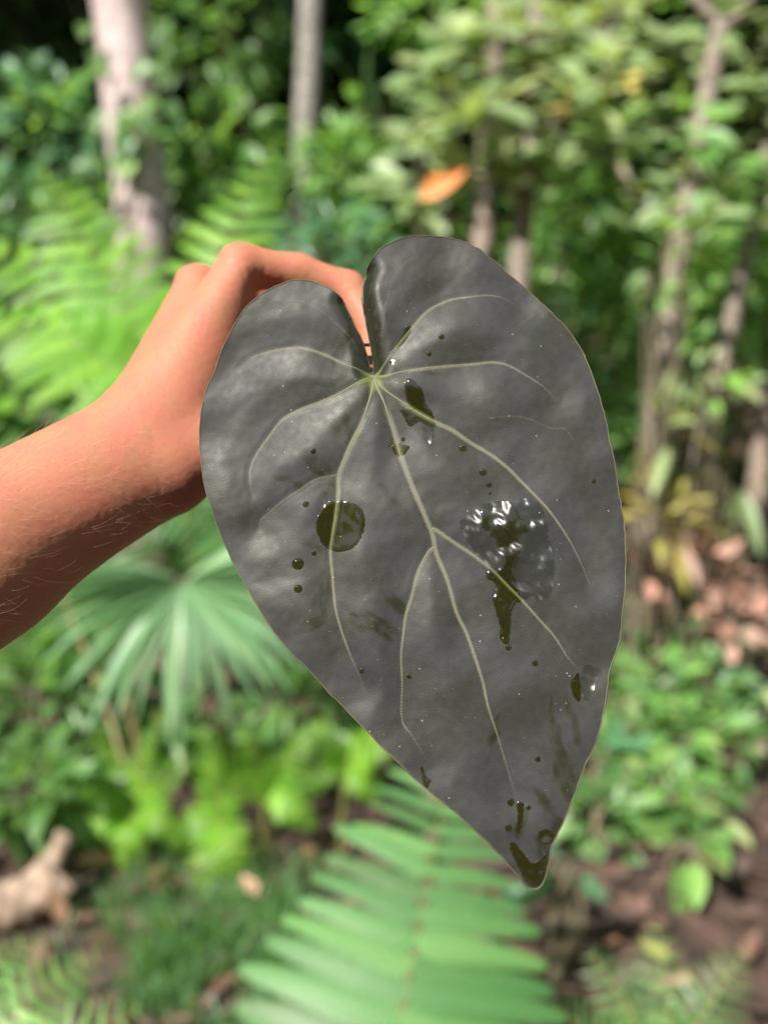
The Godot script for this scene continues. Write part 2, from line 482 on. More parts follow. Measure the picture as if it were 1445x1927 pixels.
func leaf_maps(uv: Rect2) -> Array:
	var w := int(uv.size.x * TXS)
	var h := int(uv.size.y * TXS)
	var fine := grain(3, 0.35, w, h, 2)
	var mid := grain(5, 0.05, w, h, 5)
	var broad := grain(8, 0.006, w, h, 3)
	var streak := grain(11, 0.11, w, h, 4)
	var wet := PackedFloat32Array()
	var rub := PackedFloat32Array()
	var film := PackedFloat32Array()
	var pale := PackedFloat32Array()
	for a in [wet, rub, film, pale]: pass
	wet.resize(w * h)
	rub.resize(w * h)
	film.resize(w * h)
	pale.resize(w * h)
	var px := func(p: Vector2) -> Vector2: return Vector2((p.x - uv.position.x) * TXS, (uv.end.y - p.y) * TXS)
	for set_ in 2:
		var which := -1
		for item in (pools if set_ == 0 else films):
			which += 1
			var line := smooth2(v2(item[0] if set_ == 0 else item), 3, true)
			var b := Rect2(px.call(line[0]), Vector2.ZERO)
			var poly := PackedVector2Array()
			for p in line:
				poly.append(px.call(p))
				b = b.expand(px.call(p))
			b = b.grow(10)
			for y in range(maxi(0, int(b.position.y)), mini(h, int(b.end.y))):
				for x in range(maxi(0, int(b.position.x)), mini(w, int(b.end.x))):
					var k := y * w + x
					var wob := Vector2(streak[k] - 128, mid[k] - 128) * (0.012 if set_ == 0 else 0.03)
					if Geometry2D.is_point_in_polygon(Vector2(x, y) + wob, poly):
						if set_ == 0: wet[k] = 1.0
						else: film[k] = 0.65 if which < 3 else 0.22
	for i in range(0, beads.size(), 3):
		var c: Vector2 = px.call(flat_mm(beads[i], beads[i + 1]))
		var r: float = beads[i + 2] * PXMM * TXS * 1.15
		for y in range(maxi(0, int(c.y - r)), mini(h, int(c.y + r) + 1)):
			for x in range(maxi(0, int(c.x - r)), mini(w, int(c.x + r) + 1)):
				if Vector2(x, y).distance_to(c) < r: wet[y * w + x] = 1.0
	var smear := FastNoiseLite.new()
	smear.seed = 21
	smear.frequency = 0.05
	smear.fractal_octaves = 4
	for i in range(0, rubs_mm.size(), 6):
		var c: Vector2 = px.call(Vector2(rubs_mm[i], rubs_mm[i + 1]))
		var l := rubs_mm[i + 2] * TXS
		var s := rubs_mm[i + 3] * TXS
		var ang := deg_to_rad(rubs_mm[i + 4])
		var reach := int(maxf(l, s) * 1.3)
		for y in range(maxi(0, int(c.y) - reach), mini(h, int(c.y) + reach)):
			for x in range(maxi(0, int(c.x) - reach), mini(w, int(c.x) + reach)):
				var d := (Vector2(x, y) - c).rotated(ang)
				var e := sqrt(d.x * d.x / (l * l) + d.y * d.y / (s * s))
				if e > 1.3: continue
				var k := y * w + x
				var grainy := 0.5 + 0.75 * smear.get_noise_2d(d.x * 0.5 + i * 50, d.y)
				var a := smoothstep(0.0, 0.85, grainy + 0.6 * (fine[k] - 128) / 255.0 + 0.5 * (mid[k] - 128) / 255.0 + 0.10 - 0.55 * e * e) * rubs_mm[i + 5]
				if a > rub[k]: rub[k] = a
	for v in veins:
		var p := smooth2(v2(v[1]), 12, false)
		var n := p.size()
		for i in n:
			var r: float = lerpf(v[2], v[3], i / float(n - 1)) * TXS * 1.75
			var c: Vector2 = px.call(p[i])
			var fade := minf(1.0, (n - i) / (0.18 * n))
			for y in range(maxi(0, int(c.y - r)), mini(h, int(c.y + r) + 1)):
				for x in range(maxi(0, int(c.x - r)), mini(w, int(c.x + r) + 1)):
					var k := y * w + x
					var a: float = (1.0 - Vector2(x, y).distance_to(c) / r) * v[4] * fade
					if a > pale[k]: pale[k] = a
	# strips along the notch: lost sheen of the turned-away edge, painted dark green
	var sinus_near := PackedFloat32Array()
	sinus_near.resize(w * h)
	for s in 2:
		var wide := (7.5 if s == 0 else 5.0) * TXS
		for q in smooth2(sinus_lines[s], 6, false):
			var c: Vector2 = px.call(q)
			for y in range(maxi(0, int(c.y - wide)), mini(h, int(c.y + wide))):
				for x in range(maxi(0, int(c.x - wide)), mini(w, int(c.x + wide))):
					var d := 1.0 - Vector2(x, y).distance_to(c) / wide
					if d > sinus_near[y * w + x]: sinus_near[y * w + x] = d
	# the yellow-green star where the veins meet
	var j: Vector2 = px.call(Vector2(-1, -2))
	var col := PackedByteArray()
	col.resize(w * h * 3)
	var rough := PackedByteArray()
	rough.resize(w * h)
	var bump := PackedByteArray()
	bump.resize(w * h)
	var specks := RandomNumberGenerator.new()
	specks.seed = 77
	for y in h:
		for x in w:
			var k := y * w + x
			var g := (fine[k] - 128) / 255.0
			var m := (mid[k] - 128) / 255.0
			var b := broad[k] / 255.0
			var base := Vector3(0.166, 0.172, 0.160).lerp(Vector3(0.170, 0.170, 0.174), clampf((b - 0.35) * 3.3, 0, 1))
			base *= 1.0 + 0.34 * g + 0.10 * m
			var ro := 0.50 + 0.12 * m + 0.16 * (b - 0.4)
			var bu := 128.0 + 60.0 * g + 20.0 * m
			if film[k] > 0:
				base = base.lerp(Vector3(0.13, 0.135, 0.125), film[k])
				ro = lerpf(ro, 0.3, film[k])
			var u := rub[k]
			if sinus_near[k] > 0: u = maxf(u, clampf((sinus_near[k] + 0.5 * m + 0.35 * g - 0.30) * 4.0, 0, 1))  # notch strips share the rub colour, standing in for missing sheen
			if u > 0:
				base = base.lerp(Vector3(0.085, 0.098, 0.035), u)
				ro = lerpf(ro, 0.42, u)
			var pv := pale[k]
			if pv > 0:
				var a := clampf(pv * 1.5 + g * 1.1 * (1.0 - pv), 0, 1) * 0.85
				base = base.lerp(Vector3(0.38, 0.38, 0.31), a * a * (3.0 - 2.0 * a))
			var dj := Vector2(x, y).distance_to(j) / TXS
			if dj < 20.0:
				var a := clampf((1.0 - dj / 20.0) * 1.7 * (0.72 + pv * 1.2) + g * 0.4 + m * 0.5 - 0.10, 0, 1)
				base = base.lerp(Vector3(0.09, 0.11, 0.03).lerp(Vector3(0.30, 0.33, 0.10), clampf(pv * 1.6 + 1.0 - dj / 5.0, 0, 1)), a)
			if wet[k] > 0:
				var keep := clampf(pv * 1.6, 0, 1)
				base = Vector3(0.115, 0.110, 0.02).lerp(Vector3(0.30, 0.31, 0.13), keep) * (1.0 + 0.1 * g)
				ro = 0.12
				bu = 128.0
			col[k * 3] = int(clampf(base.x, 0, 1) * 255)
			col[k * 3 + 1] = int(clampf(base.y, 0, 1) * 255)
			col[k * 3 + 2] = int(clampf(base.z, 0, 1) * 255)
			rough[k] = int(clampf(ro, 0.02, 1) * 255)
			bump[k] = int(clampf(bu, 0, 255))
	for i in 300:
		var x := specks.randi_range(1, w - 3)
		var y := specks.randi_range(1, h - 3)
		var big := 2 if specks.randf() < 0.18 else 1
		for dy in big:
			for dx in big:
				var k := (y + dy) * w + x + dx
				var t := specks.randf_range(0.35, 0.65)
				for c in 3: col[k * 3 + c] = int(t * [255, 245, 225][c])
	var out := []
	out.append(ImageTexture.create_from_image(Image.create_from_data(w, h, false, Image.FORMAT_RGB8, col)))
	out.append(ImageTexture.create_from_image(Image.create_from_data(w, h, false, Image.FORMAT_L8, rough)))
	out.append(ImageTexture.create_from_image(Image.create_from_data(w, h, false, Image.FORMAT_L8, bump)))
	return out

var rubs_mm := PackedFloat32Array()
const PXMM := 0.2157
func flat_mm(px: float, py: float) -> Vector2:
	# the same plane coordinates as the tables above
	var f := 963.5 / tan(deg_to_rad(FOV / 2))
	var lb := Basis(Vector3.UP, deg_to_rad(LEAF_YAW)) * Basis(Vector3.RIGHT, deg_to_rad(LEAF_LEAN))
	var r := Vector3((px - 722.5) / f, (963.5 - py) / f, -1.0)
	var t := LEAF_ORIGIN.dot(lb.z) / r.dot(lb.z)
	var d := (r * t - LEAF_ORIGIN) * lb * 1000.0
	return Vector2(d.x, d.y)

func build_leaf() -> void:
	wave.seed = 4
	wave.frequency = 0.018
	wave.fractal_octaves = 2
	var lb := cam_basis * Basis(Vector3.UP, deg_to_rad(LEAF_YAW)) * Basis(Vector3.RIGHT, deg_to_rad(LEAF_LEAN))
	leaf_xf = Transform3D(lb, EYE + cam_basis * LEAF_ORIGIN)
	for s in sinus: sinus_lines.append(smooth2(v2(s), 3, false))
	for i in range(0, rubs.size(), 6):
		var p := flat_mm(rubs[i], rubs[i + 1])
		rubs_mm.append_array(PackedFloat32Array([p.x, p.y, rubs[i + 2] * PXMM, rubs[i + 3] * PXMM, rubs[i + 4], rubs[i + 5]]))
	vein_distance()
	soften(6)
	blade_outline = smooth2(v2(outline), 4, true)
	for i in blade_outline.size():
		var o := (blade_outline[(i + 1) % blade_outline.size()] - blade_outline[i - 1]).orthogonal().normalized()
		blade_outline[i] += o * 0.35 * wave.get_noise_2d(blade_outline[i].x * 9.0, blade_outline[i].y * 9.0)
	var box := Rect2(blade_outline[0], Vector2.ZERO)
	for p in blade_outline: box = box.expand(p)
	box = box.grow(1.0)
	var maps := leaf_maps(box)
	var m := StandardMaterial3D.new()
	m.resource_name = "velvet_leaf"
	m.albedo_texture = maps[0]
	m.roughness = 1.0
	m.roughness_texture = maps[1]
	m.heightmap_enabled = true
	m.heightmap_texture = maps[2]
	m.heightmap_scale = 0.02
	m.metallic_specular = 0.35
	m.rim_enabled = true
	m.rim = 0.2
	m.rim_tint = 0.0
	M.velvet = m
	var leaf := thing("heart_leaf", "large dark velvety heart-shaped leaf with pale veins held by its stalk", "leaf")
	leaf.transform = leaf_xf
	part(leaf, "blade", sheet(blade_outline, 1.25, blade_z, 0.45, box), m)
	var vm := [solid("pale_vein", 0.108, 0.112, 0.080, 0.6), solid("faint_vein", 0.072, 0.07, 0.052, 0.6)]
	for v in veins:
		if v[4] < 0.5: continue
		part(leaf, v[0], vein_mesh(smooth2(v2(v[1]), 4, false), v[2] * 0.46, v[3] * 0.25), vm[0 if v[4] > 0.7 else 1])
	var edge := PackedVector3Array()
	for p in blade_outline: edge.append(Vector3(p.x, p.y, blade_z(p)) * 0.001)
	edge.append(edge[0])
	part(leaf, "margin", tube(edge, 0.00028, 0.00028, 5), solid("leaf_margin", 0.075, 0.062, 0.036, 0.55))
	var stalk := smooth_curve(PackedVector3Array([Vector3(0.0, -0.006, -0.0022), Vector3(0.0, -0.008, -0.016), Vector3(-0.001, -0.006, -0.05), Vector3(-0.001, -0.01, -0.085), Vector3(0.002, -0.05, -0.11), Vector3(0.004, -0.12, -0.12)]), 4)
	part(leaf, "stalk", tube(stalk, 0.0016, 0.0021, 8), solid("stalk_green", 0.10, 0.13, 0.04, 0.45))
	# water standing on the leaf
	var water := StandardMaterial3D.new()
	water.resource_name = "water"
	water.transparency = BaseMaterial3D.TRANSPARENCY_ALPHA
	water.albedo_color = Color(0, 0, 0, 0.004)
	water.roughness = 0.045
	M.water = water
	for p in pools:
		var line := smooth2(v2(p[0]), 3, true)
		var tall: float = p[1]
		var full: bool = p[2].begins_with("torn") or p[2].begins_with("long") or p[2].begins_with("pointed") or p[2].begins_with("clear")
		var h := func(q: Vector2) -> float:
			var e := to_line(q, line, true)
			var t := minf(1.0, e / (tall * (2.8 if full else 1.4)))
			return blade_z(q) + 0.35 + tall * sqrt(t * (2.0 - t)) * (1.2 if full else 0.5)
		var o := part(self, "water_pool", sheet(line, 0.5, h, 0.0, box), water)
		tag(o, p[2], "water", "water standing on the dark leaf")
		o.transform = leaf_xf
	var wrinkled := water.duplicate()
	wrinkled.resource_name = "water_film"
	wrinkled.roughness = 0.25
	for i in film_words.size():
		var line := smooth2(v2(films[i]), 3, true)
		var h := func(q: Vector2) -> float:
			return blade_z(q) + 0.55 + 1.15 * wave.get_noise_2d(q.x * 5.5 + q.y * 2.5 + 31.0, q.y * 4.5)
		var o := part(self, "water_film", sheet(line, 0.45, h, 0.0, box), wrinkled)
		tag(o, film_words[i], "water", "water standing on the dark leaf")
		o.transform = leaf_xf
	for i in range(0, beads.size(), 3):
		var c := flat_mm(beads[i], beads[i + 1])
		var r: float = beads[i + 2] * PXMM * 1.2
		var line := PackedVector2Array()
		var sq := rf(0.75, 1.0)
		var turn := rf(0, PI)
		for k in 18: line.append(c + (Vector2.from_angle(TAU * k / 18) * Vector2(r, r * sq)).rotated(turn))
		var h := func(q: Vector2) -> float:
			var e := minf(1.0, q.distance_to(c) / r)
			return blade_z(c) + 0.02 + r * 0.6 * sqrt(maxf(0.0, 1.0 - e * e))
		var o := part(self, "water_drop", sheet(line, r / 4.0, h, 0.0, box), water)
		tag(o, bead_words[i / 3], "water", "water beads on the dark leaf")
		o.transform = leaf_xf

# ---------------------------------------------------------------- forearm and hand
var bones := []
func bone(a: Array, b: Array, ra: float, rb: float) -> void:
	bones.append([at(a[0], a[1], a[2]), at(b[0], b[1], b[2]), ra, rb])

func skin_tones() -> ImageTexture:
	# tan and pink blotches with darker freckles
	var big := grain(41, 0.012, 512, 512, 4)
	var small := grain(42, 0.11, 512, 512, 3)
	var data := PackedByteArray()
	data.resize(512 * 512 * 3)
	for k in 512 * 512:
		var t := clampf(big[k] / 255.0 * 1.6 - 0.3, 0, 1)
		var f := clampf((small[k] / 255.0 - 0.68) * 5.0, 0, 1)
		var c := Vector3(1.0, 0.90, 0.90).lerp(Vector3(0.93, 0.97, 0.88), t) * (1.0 - 0.22 * f) * (0.95 + 0.1 * small[k] / 255.0)
		for i in 3: data[k * 3 + i] = int(clampf(c[i], 0, 1) * 255)
	return ImageTexture.create_from_image(Image.create_from_data(512, 512, false, Image.FORMAT_RGB8, data))

func build_person() -> void:
	var elbow := [-560, 1400, 0.335]
	var fore := [-40, 1045, 0.375]
	var wrist := [262, 846, 0.415]
	var k2 := [452, 500, 0.445]
	var k3 := [370, 537, 0.468]
	var k4 := [345, 590, 0.488]
	var k5 := [335, 660, 0.500]
	bone(elbow, fore, 0.046, 0.0355)
	bone(fore, wrist, 0.0355, 0.0275)
	bone(fore, [300, 885, 0.41], 0.026, 0.022)
	bone(wrist, k2, 0.023, 0.0105)
	bone(wrist, k3, 0.023, 0.0105)
	bone([290, 830, 0.425], k4, 0.022, 0.0115)
	bone([300, 830, 0.43], k5, 0.020, 0.0115)
	bone([330, 800, 0.42], [430, 590, 0.445], 0.019, 0.014)
	bone([330, 885, 0.408], [480, 800, 0.425], 0.0165, 0.0135)
	bone([480, 800, 0.425], [600, 745, 0.432], 0.0125, 0.0105)
	bone([600, 745, 0.432], [685, 700, 0.424], 0.0100, 0.0080)
	bone(k2, [560, 516, 0.455], 0.0105, 0.0098)
	bone([560, 516, 0.455], [655, 546, 0.458], 0.0098, 0.0092)
	bone([655, 546, 0.458], [706, 622, 0.447], 0.0090, 0.0080)
	bone([706, 622, 0.447], [706, 676, 0.432], 0.0078, 0.0068)
	bone([300, 790, 0.415], [452, 512, 0.437], 0.009, 0.006)
	bone([270, 790, 0.425], [375, 548, 0.458], 0.009, 0.006)
	for q in [[k3, [575, 560, 0.487], [620, 680, 0.482], [570, 740, 0.462]], [k4, [530, 660, 0.512], [560, 740, 0.495], [510, 780, 0.475]], [k5, [490, 730, 0.520], [510, 790, 0.502], [470, 820, 0.484]]]:
		bone(q[0], q[1], 0.0105, 0.0092)
		bone(q[1], q[2], 0.0090, 0.0080)
		bone(q[2], q[3], 0.0080, 0.0068)
	var c := 0.003
	var lo := Vector3.ONE * 1e9
	var hi := -lo
	for b in bones:
		for e in 2:
			lo = lo.min(b[e] - Vector3.ONE * (b[2 + e] + 0.015))
			hi = hi.max(b[e] + Vector3.ONE * (b[2 + e] + 0.015))
	var nx := int((hi.x - lo.x) / c) + 2
	var ny := int((hi.y - lo.y) / c) + 2
	var nz := int((hi.z - lo.z) / c) + 2
	var f := PackedFloat32Array()
	f.resize(nx * ny * nz)
	f.fill(1.0)
	for b in bones:
		var p0: Vector3 = b[0]
		var ab: Vector3 = b[1] - b[0]
		var l2 := ab.length_squared()
		var ra: float = b[2]
		var rb: float = b[3]
		var pad := maxf(ra, rb) + 0.014
		var bl := (p0.min(b[1]) - Vector3.ONE * pad - lo) / c
		var bh := (p0.max(b[1]) + Vector3.ONE * pad - lo) / c
		var kk := 0.009 if ra > 0.012 else 0.005
		for z in range(maxi(0, int(bl.z)), mini(nz, int(bh.z) + 1)):
			for y in range(maxi(0, int(bl.y)), mini(ny, int(bh.y) + 1)):
				var row := (z * ny + y) * nx
				for x in range(maxi(0, int(bl.x)), mini(nx, int(bh.x) + 1)):
					var p := lo + Vector3(x, y, z) * c
					var t := clampf((p - p0).dot(ab) / l2, 0, 1)
					var d := p.distance_to(p0 + ab * t) - lerpf(ra, rb, t)
					var g := f[row + x]
					var h := maxf(kk - absf(d - g), 0.0) / kk
					f[row + x] = minf(d, g) - h * h * kk * 0.25
	var st := SurfaceTool.new()
	st.begin(Mesh.PRIMITIVE_TRIANGLES)
	st.set_smooth_group(0)
	var id := {}
	var pts := PackedVector3Array()
	var step := [1, nx, nx * ny]
	for z in nz - 1:
		for y in ny - 1:
			for x in nx - 1:
				var k := (z * ny + y) * nx + x
				if absf(f[k]) > c * 2.0: continue
				var sum := Vector3.ZERO
				var n := 0
				for e in 12:
					var ax: int = e / 4
					var o1 := e % 2
					var o2 := (e / 2) % 2
					var base := Vector3i(0, o1, o2) if ax == 0 else Vector3i(o1, 0, o2) if ax == 1 else Vector3i(o1, o2, 0)
					var a := k + base.x + base.y * nx + base.z * nx * ny
					var va := f[a]
					var vb := f[a + step[ax]]
					if (va < 0) == (vb < 0): continue
					var q := Vector3(base)
					q[ax] += va / (va - vb)
					sum += q
					n += 1
				if n == 0: continue
				id[k] = pts.size()
				pts.append(lo + (Vector3(x, y, z) + sum / n) * c)
				st.add_vertex(pts[pts.size() - 1])
	for k in id:
		for ax in 3:
			var s1: int = step[(ax + 1) % 3]
			var s2: int = step[(ax + 2) % 3]
			if (f[k] < 0) == (f[k + step[ax]] < 0): continue
			var q := [id.get(k, -1), id.get(k - s1, -1), id.get(k - s1 - s2, -1), id.get(k - s2, -1)]
			if q.min() < 0: continue
			var order := [q[0], q[1], q[2], q[0], q[2], q[3]] if f[k] > 0 else [q[0], q[2], q[1], q[0], q[3], q[2]]
			for i in order: st.add_index(i)
	st.generate_normals()
	var body := st.commit()
	var skin := StandardMaterial3D.new()
	skin.resource_name = "skin"
	skin.albedo_color = Color(0.40, 0.168, 0.115).linear_to_srgb()
	skin.albedo_texture = skin_tones()
	skin.uv1_triplanar = true
	skin.uv1_world_triplanar = true
	skin.uv1_scale = Vector3.ONE * 9.0
	skin.roughness = 0.58
	skin.metallic_specular = 0.38
	skin.subsurf_scatter_enabled = true
	skin.subsurf_scatter_strength = 0.25
	skin.heightmap_enabled = true
	var sn := FastNoiseLite.new()
	sn.frequency = 0.09
	sn.fractal_octaves = 3
	var snt := NoiseTexture2D.new()
	snt.width = 256
	snt.height = 256
	snt.seamless = true
	snt.noise = sn
	skin.heightmap_texture = snt
	skin.heightmap_scale = 0.022
	var person := part(self, "person", body, skin)
	tag(person, "bare forearm and hand pinching the stalk behind the dark leaf", "person")
	# fine pale hair on the forearm
	var arrays := body.surface_get_arrays(0)
	var vs: PackedVector3Array = arrays[Mesh.ARRAY_VERTEX]
	var ns: PackedVector3Array = arrays[Mesh.ARRAY_NORMAL]
	var a0 := at(-250, 1185, 0.355)
	var a1 := at(262, 846, 0.415)
	var axis := (a1 - a0).normalized()
	var hair := SurfaceTool.new()
	hair.begin(Mesh.PRIMITIVE_TRIANGLES)
	var made := 0
	while made < 520:
		var i := rng.randi_range(0, vs.size() - 1)
		var t := (vs[i] - a0).dot(axis) / (a1 - a0).length()
		if t < 0.0 or t > 0.97 or rng.randf() < t * 0.5: continue
		var nrm := ns[i]
		if nrm.dot(EYE - vs[i]) < -0.1: continue
		made += 1
		var down := Vector3(0, -1, 0)
		var dir := (axis * rf(0.5, 1.0) + down * rf(0.1, 0.8) + rdir() * 0.25)
		dir = (dir - nrm * dir.dot(nrm)).normalized()
		var len_ := rf(0.008, 0.019)
		var p := vs[i] + Vector3(rf(-1, 1), rf(-1, 1), rf(-1, 1)) * 0.0008
		var bend := rdir() * 0.4
		var last := []
		for s in 5:
			var r := 0.000026 * (1.0 - s / 4.6)
			var d := (dir + nrm * (0.55 - 0.22 * s) + bend * (s * 0.25)).normalized()
			var u := d.cross(nrm).normalized()
			var w := d.cross(u)
			var ring := [p + u * r, p - u * r * 0.5 + w * r * 0.87, p - u * r * 0.5 - w * r * 0.87]
			if s > 0:
				for k in 3:
					for q in [last[k], ring[k], last[(k + 1) % 3], last[(k + 1) % 3], ring[k], ring[(k + 1) % 3]]: hair.add_vertex(q)
			last = ring
			p += d * len_ / 4.0
	hair.generate_normals()
	var ho := part(person, "arm_hair", hair.commit(), solid("hair", 0.55, 0.38, 0.28, 0.5))
	ho.set_meta("kind", "stuff")

# ---------------------------------------------------------------- ground and far forest
var land := FastNoiseLite.new()
func ground_y(x: float, z: float) -> float:
	var y := 0.10 * land.get_noise_2d(x * 1.0, z * 1.0)
	var far := maxf(0.0, -z - 4.5)
	y += 0.10 * far + 0.035 * far * far
	return minf(y, 16.0 + 0.2 * far)

func build_ground() -> void:
	land.seed = 9
	land.frequency = 0.35
	var st := SurfaceTool.new()
	st.begin(Mesh.PRIMITIVE_TRIANGLES)
	st.set_smooth_group(0)
	var nx := 120
	var nz := 120
	for j in nz + 1:
		for i in nx + 1:
			var x := (i / float(nx) - 0.5)
			x = signf(x) * (absf(x) * 12.0 + pow(absf(x) * 2.0, 4.0) * 40.0)
			var t := j / float(nz)
			var z := 6.0 - t * 14.0 - pow(t, 4.0) * 40.0
			st.add_vertex(Vector3(x, ground_y(x, z) + 0.018 * land.get_noise_2d(x * 12.0, z * 12.0), z))
	for j in nz:
		for i in nx:
			var a := j * (nx + 1) + i
			for q in [a, a + nx + 1, a + 1, a + 1, a + nx + 1, a + nx + 2]: st.add_index(q)
	st.generate_normals()
	var soil := solid("soil", 0.11, 0.062, 0.048, 0.95, 0.7, 1.7)
	var g := part(self, "ground", st.commit(), soil)
	g.set_meta("kind", "structure")

func scatter(called: String, mesh: Mesh, mats: Array, xfs: Array, parent: Node3D, label := "", category := "") -> void:
	for k in mats.size():
		var mine := []
		for i in range(k, xfs.size(), mats.size()): mine.append(xfs[i])
		var mm := MultiMesh.new()
		mm.transform_format = MultiMesh.TRANSFORM_3D
		mm.mesh = mesh
		mm.instance_count = mine.size()
		for i in mine.size(): mm.set_instance_transform(i, mine[i])
		var o := MultiMeshInstance3D.new()
		o.name = numbered(called) if parent == self else called
		o.multimesh = mm
		o.material_override = mats[k]
		parent.add_child(o, true)
		tag(o, label, category, "", "stuff")

func crown_points(center: Vector3, rad: Vector3, n: int, size: float, hollow := 0.3) -> Array:
	var out := []
	var clumps := []
	for i in maxi(5, n / 60): clumps.append(rdir() * pow(rf(hollow, 1.0), 0.5))
	for i in n:
		var c: Vector3 = clumps[rng.randi_range(0, clumps.size() - 1)]
		var p: Vector3 = (c + rdir() * rf(0, 0.28)) * rad + center
		var d := (rdir() + Vector3(0, -0.3, 0) + c * 0.4).normalized()
		out.append(Transform3D(frame(d, Vector3.UP + rdir() * 0.5, size * rf(0.6, 1.3)), p))
	return out

func build_far() -> void:
	var dark := [leaf_mat("far_green", 0.045, 0.11, 0.03, 0.25), leaf_mat("far_mid_green", 0.038, 0.10, 0.035, 0.25), leaf_mat("far_olive", 0.06, 0.11, 0.035, 0.25)]
	var bark := solid("dim_bark", 0.16, 0.13, 0.11, 0.9, 0.6, 2.0)
	# forest trees up the slope, each with its own trunk and crown
	var spots := [[-8.5, -9.0, 9.0, 3.2], [-5.6, -11.0, 10.0, 3.4], [-3.4, -8.2, 8.5, 2.6], [-0.6, -10.5, 10.0, 3.2], [1.6, -8.4, 8.5, 2.6], [4.0, -10.5, 10.0, 3.4], [6.4, -8.4, 9.0, 2.8], [9.0, -10.5, 9.5, 3.2], [-2.0, -13.5, 11.0, 3.6], [2.6, -14.0, 11.0, 3.6], [-6.5, -7.0, 8.0, 2.2], [7.2, -6.5, 8.0, 2.2], [-9.0, -3.5, 7.5, 2.2], [6.8, -2.0, 8.0, 2.4], [-7.5, 1.5, 7.0, 2.2], [6.5, 2.5, 8.5, 2.5], [-5.5, 6.0, 6.0, 2.2], [-1.5, 7.0, 6.5, 2.4], [2.5, 6.0, 7.5, 2.5]]
	var words := ["stout", "straight", "slim", "tall", "leaning", "crooked", "thick", "broad", "lone upslope", "highest upslope", "shaded", "bushy", "clearing-edge", "tallest", "low-crowned", "spreading", "near-path", "wide-crowned", "round-crowned"]
	for i in spots.size():
		var s: Array = spots[i]
		var y := ground_y(s[0], s[1])
		var t := thing("forest_tree", ("%s leafy forest tree on the slope behind the clearing" if i < 12 else "%s leafy tree at the clearing's open side") % words[i], "tree", Vector3(s[0], y, s[1]), "trees around the clearing")
		var top := Vector3(rf(-0.6, 0.6), s[2] * 0.75, rf(-0.4, 0.4))
		part(t, "trunk", tube(smooth_curve(PackedVector3Array([Vector3(0, -0.3, 0), top * 0.4 + Vector3(rf(-0.2, 0.2), 0, 0), top]), 6), 0.22, 0.07, 9, 0.04), bark)
		for k in 4:
			var from := top * rf(0.5, 0.95)
			part(t, "branch", tube(smooth_curve(PackedVector3Array([from, from + Vector3(rf(-1, 1), 0.5, rf(-1, 1)), from + Vector3(rf(-2, 2), 1.3, rf(-2, 2))]), 4), 0.06, 0.015, 6), bark)
		scatter("crown", leaf_shape("ovate"), [dark[i % 3]], crown_points(Vector3(0, s[2] * 0.66, 0), Vector3(s[3], s[2] * 0.40, s[3]) * 1.08, 6500, 0.40), t)
	# undergrowth on the slope: one uncountable mass
	var xfs := []
	for i in 26000:
		var x := rf(-9, 9)
		var z := -rf(5.2, 15.0)
		var y := ground_y(x, z) + pow(rng.randf(), 1.4) * (1.5 + 1.6 * land.get_noise_2d(x * 2.2 + 40, z * 2.2))
		xfs.append(Transform3D(frame(rdir() + Vector3(0, 0.1, 0.4), Vector3.UP + rdir() * 0.4, rf(0.1, 0.26)), Vector3(x, y, z)))
	scatter("undergrowth", leaf_shape("ovate"), dark, xfs, self, "dark leafy undergrowth covering the forest slope", "undergrowth")

# ---------------------------------------------------------------- plants
func palette(key: String) -> Array:
	return M["palette_" + key]

func make_palettes() -> void:
	var base := {"lime": [0.125, 0.30, 0.024, 0.55, 0.5], "mid": [0.070, 0.155, 0.045, 0.40, 0.42], "cool": [0.065, 0.16, 0.085, 0.35, 0.4], "olive": [0.175, 0.25, 0.11, 0.42, 0.38], "bright": [0.125, 0.265, 0.07, 0.5, 0.38], "fern": [0.070, 0.19, 0.055, 0.36, 0.5], "yellow": [0.32, 0.30, 0.08, 0.35, 0.5], "rust": [0.21, 0.11, 0.06, 0.2, 0.6], "pinkish": [0.34, 0.215, 0.17, 0.12, 0.6], "palm": [0.13, 0.25, 0.13, 0.38, 0.42]}
	for k in base:
		var b: Array = base[k]
		var list := []
		for i in 4:
			var f: float = [0.7, 0.9, 1.1, 1.3][i]
			list.append(leaf_mat("%s_leaf_%d" % [k, i], b[0] * f * [1.1, 0.95, 1.0, 1.15][i], b[1] * f, b[2] * f, b[3], b[4] + 0.05 * (i % 2)))
		M["palette_" + k] = list

func shrub(called: String, label: String, category: String, px: float, py: float, depth: float, rx: float, ry: float, n: int, shape: String, size: float, pal: String, group := "", accent := "") -> Node3D:
	var c := at(px, py, depth)
	var rad := Vector3(span(rx, depth), span(ry, depth), span(rx, depth) * 0.8)
	var root := Vector3(c.x, ground_y(c.x, c.z) - 0.02, c.z)
	var t := thing(called, label, category, root, group)
	var lc := c - root
	var mats := palette(pal)
	var tips := []
	for k in 7:
		var tip: Vector3 = lc + rdir() * rad * 0.75
		tips.append(tip)
		var half := Vector3(tip.x * 0.35 + rf(-0.05, 0.05), tip.y * 0.55, tip.z * 0.35)
		part(t, "stem", tube(smooth_curve(PackedVector3Array([Vector3(rf(-0.04, 0.04), 0, rf(-0.04, 0.04)), half, tip]), 4), 0.012, 0.004, 5), M.twig)
	for i in n:
		var o := rdir()
		var p: Vector3 = lc + o * rad * pow(rf(0.15, 1.0), 0.45)
		var d := (o + rdir() * 0.7 + Vector3(0, -0.15, 0.25)).normalized()
		var up := Vector3(0, 1, 0.35) + rdir() * 0.45
		var m: Material = mats[rng.randi_range(0, 3)]
		if accent and rng.randf() < 0.12: m = palette(accent)[rng.randi_range(0, 3)]
		part(t, "leaf", leaf_shape(shape), m, Transform3D(frame(d, up, size * rf(0.65, 1.25)), p))
	return t

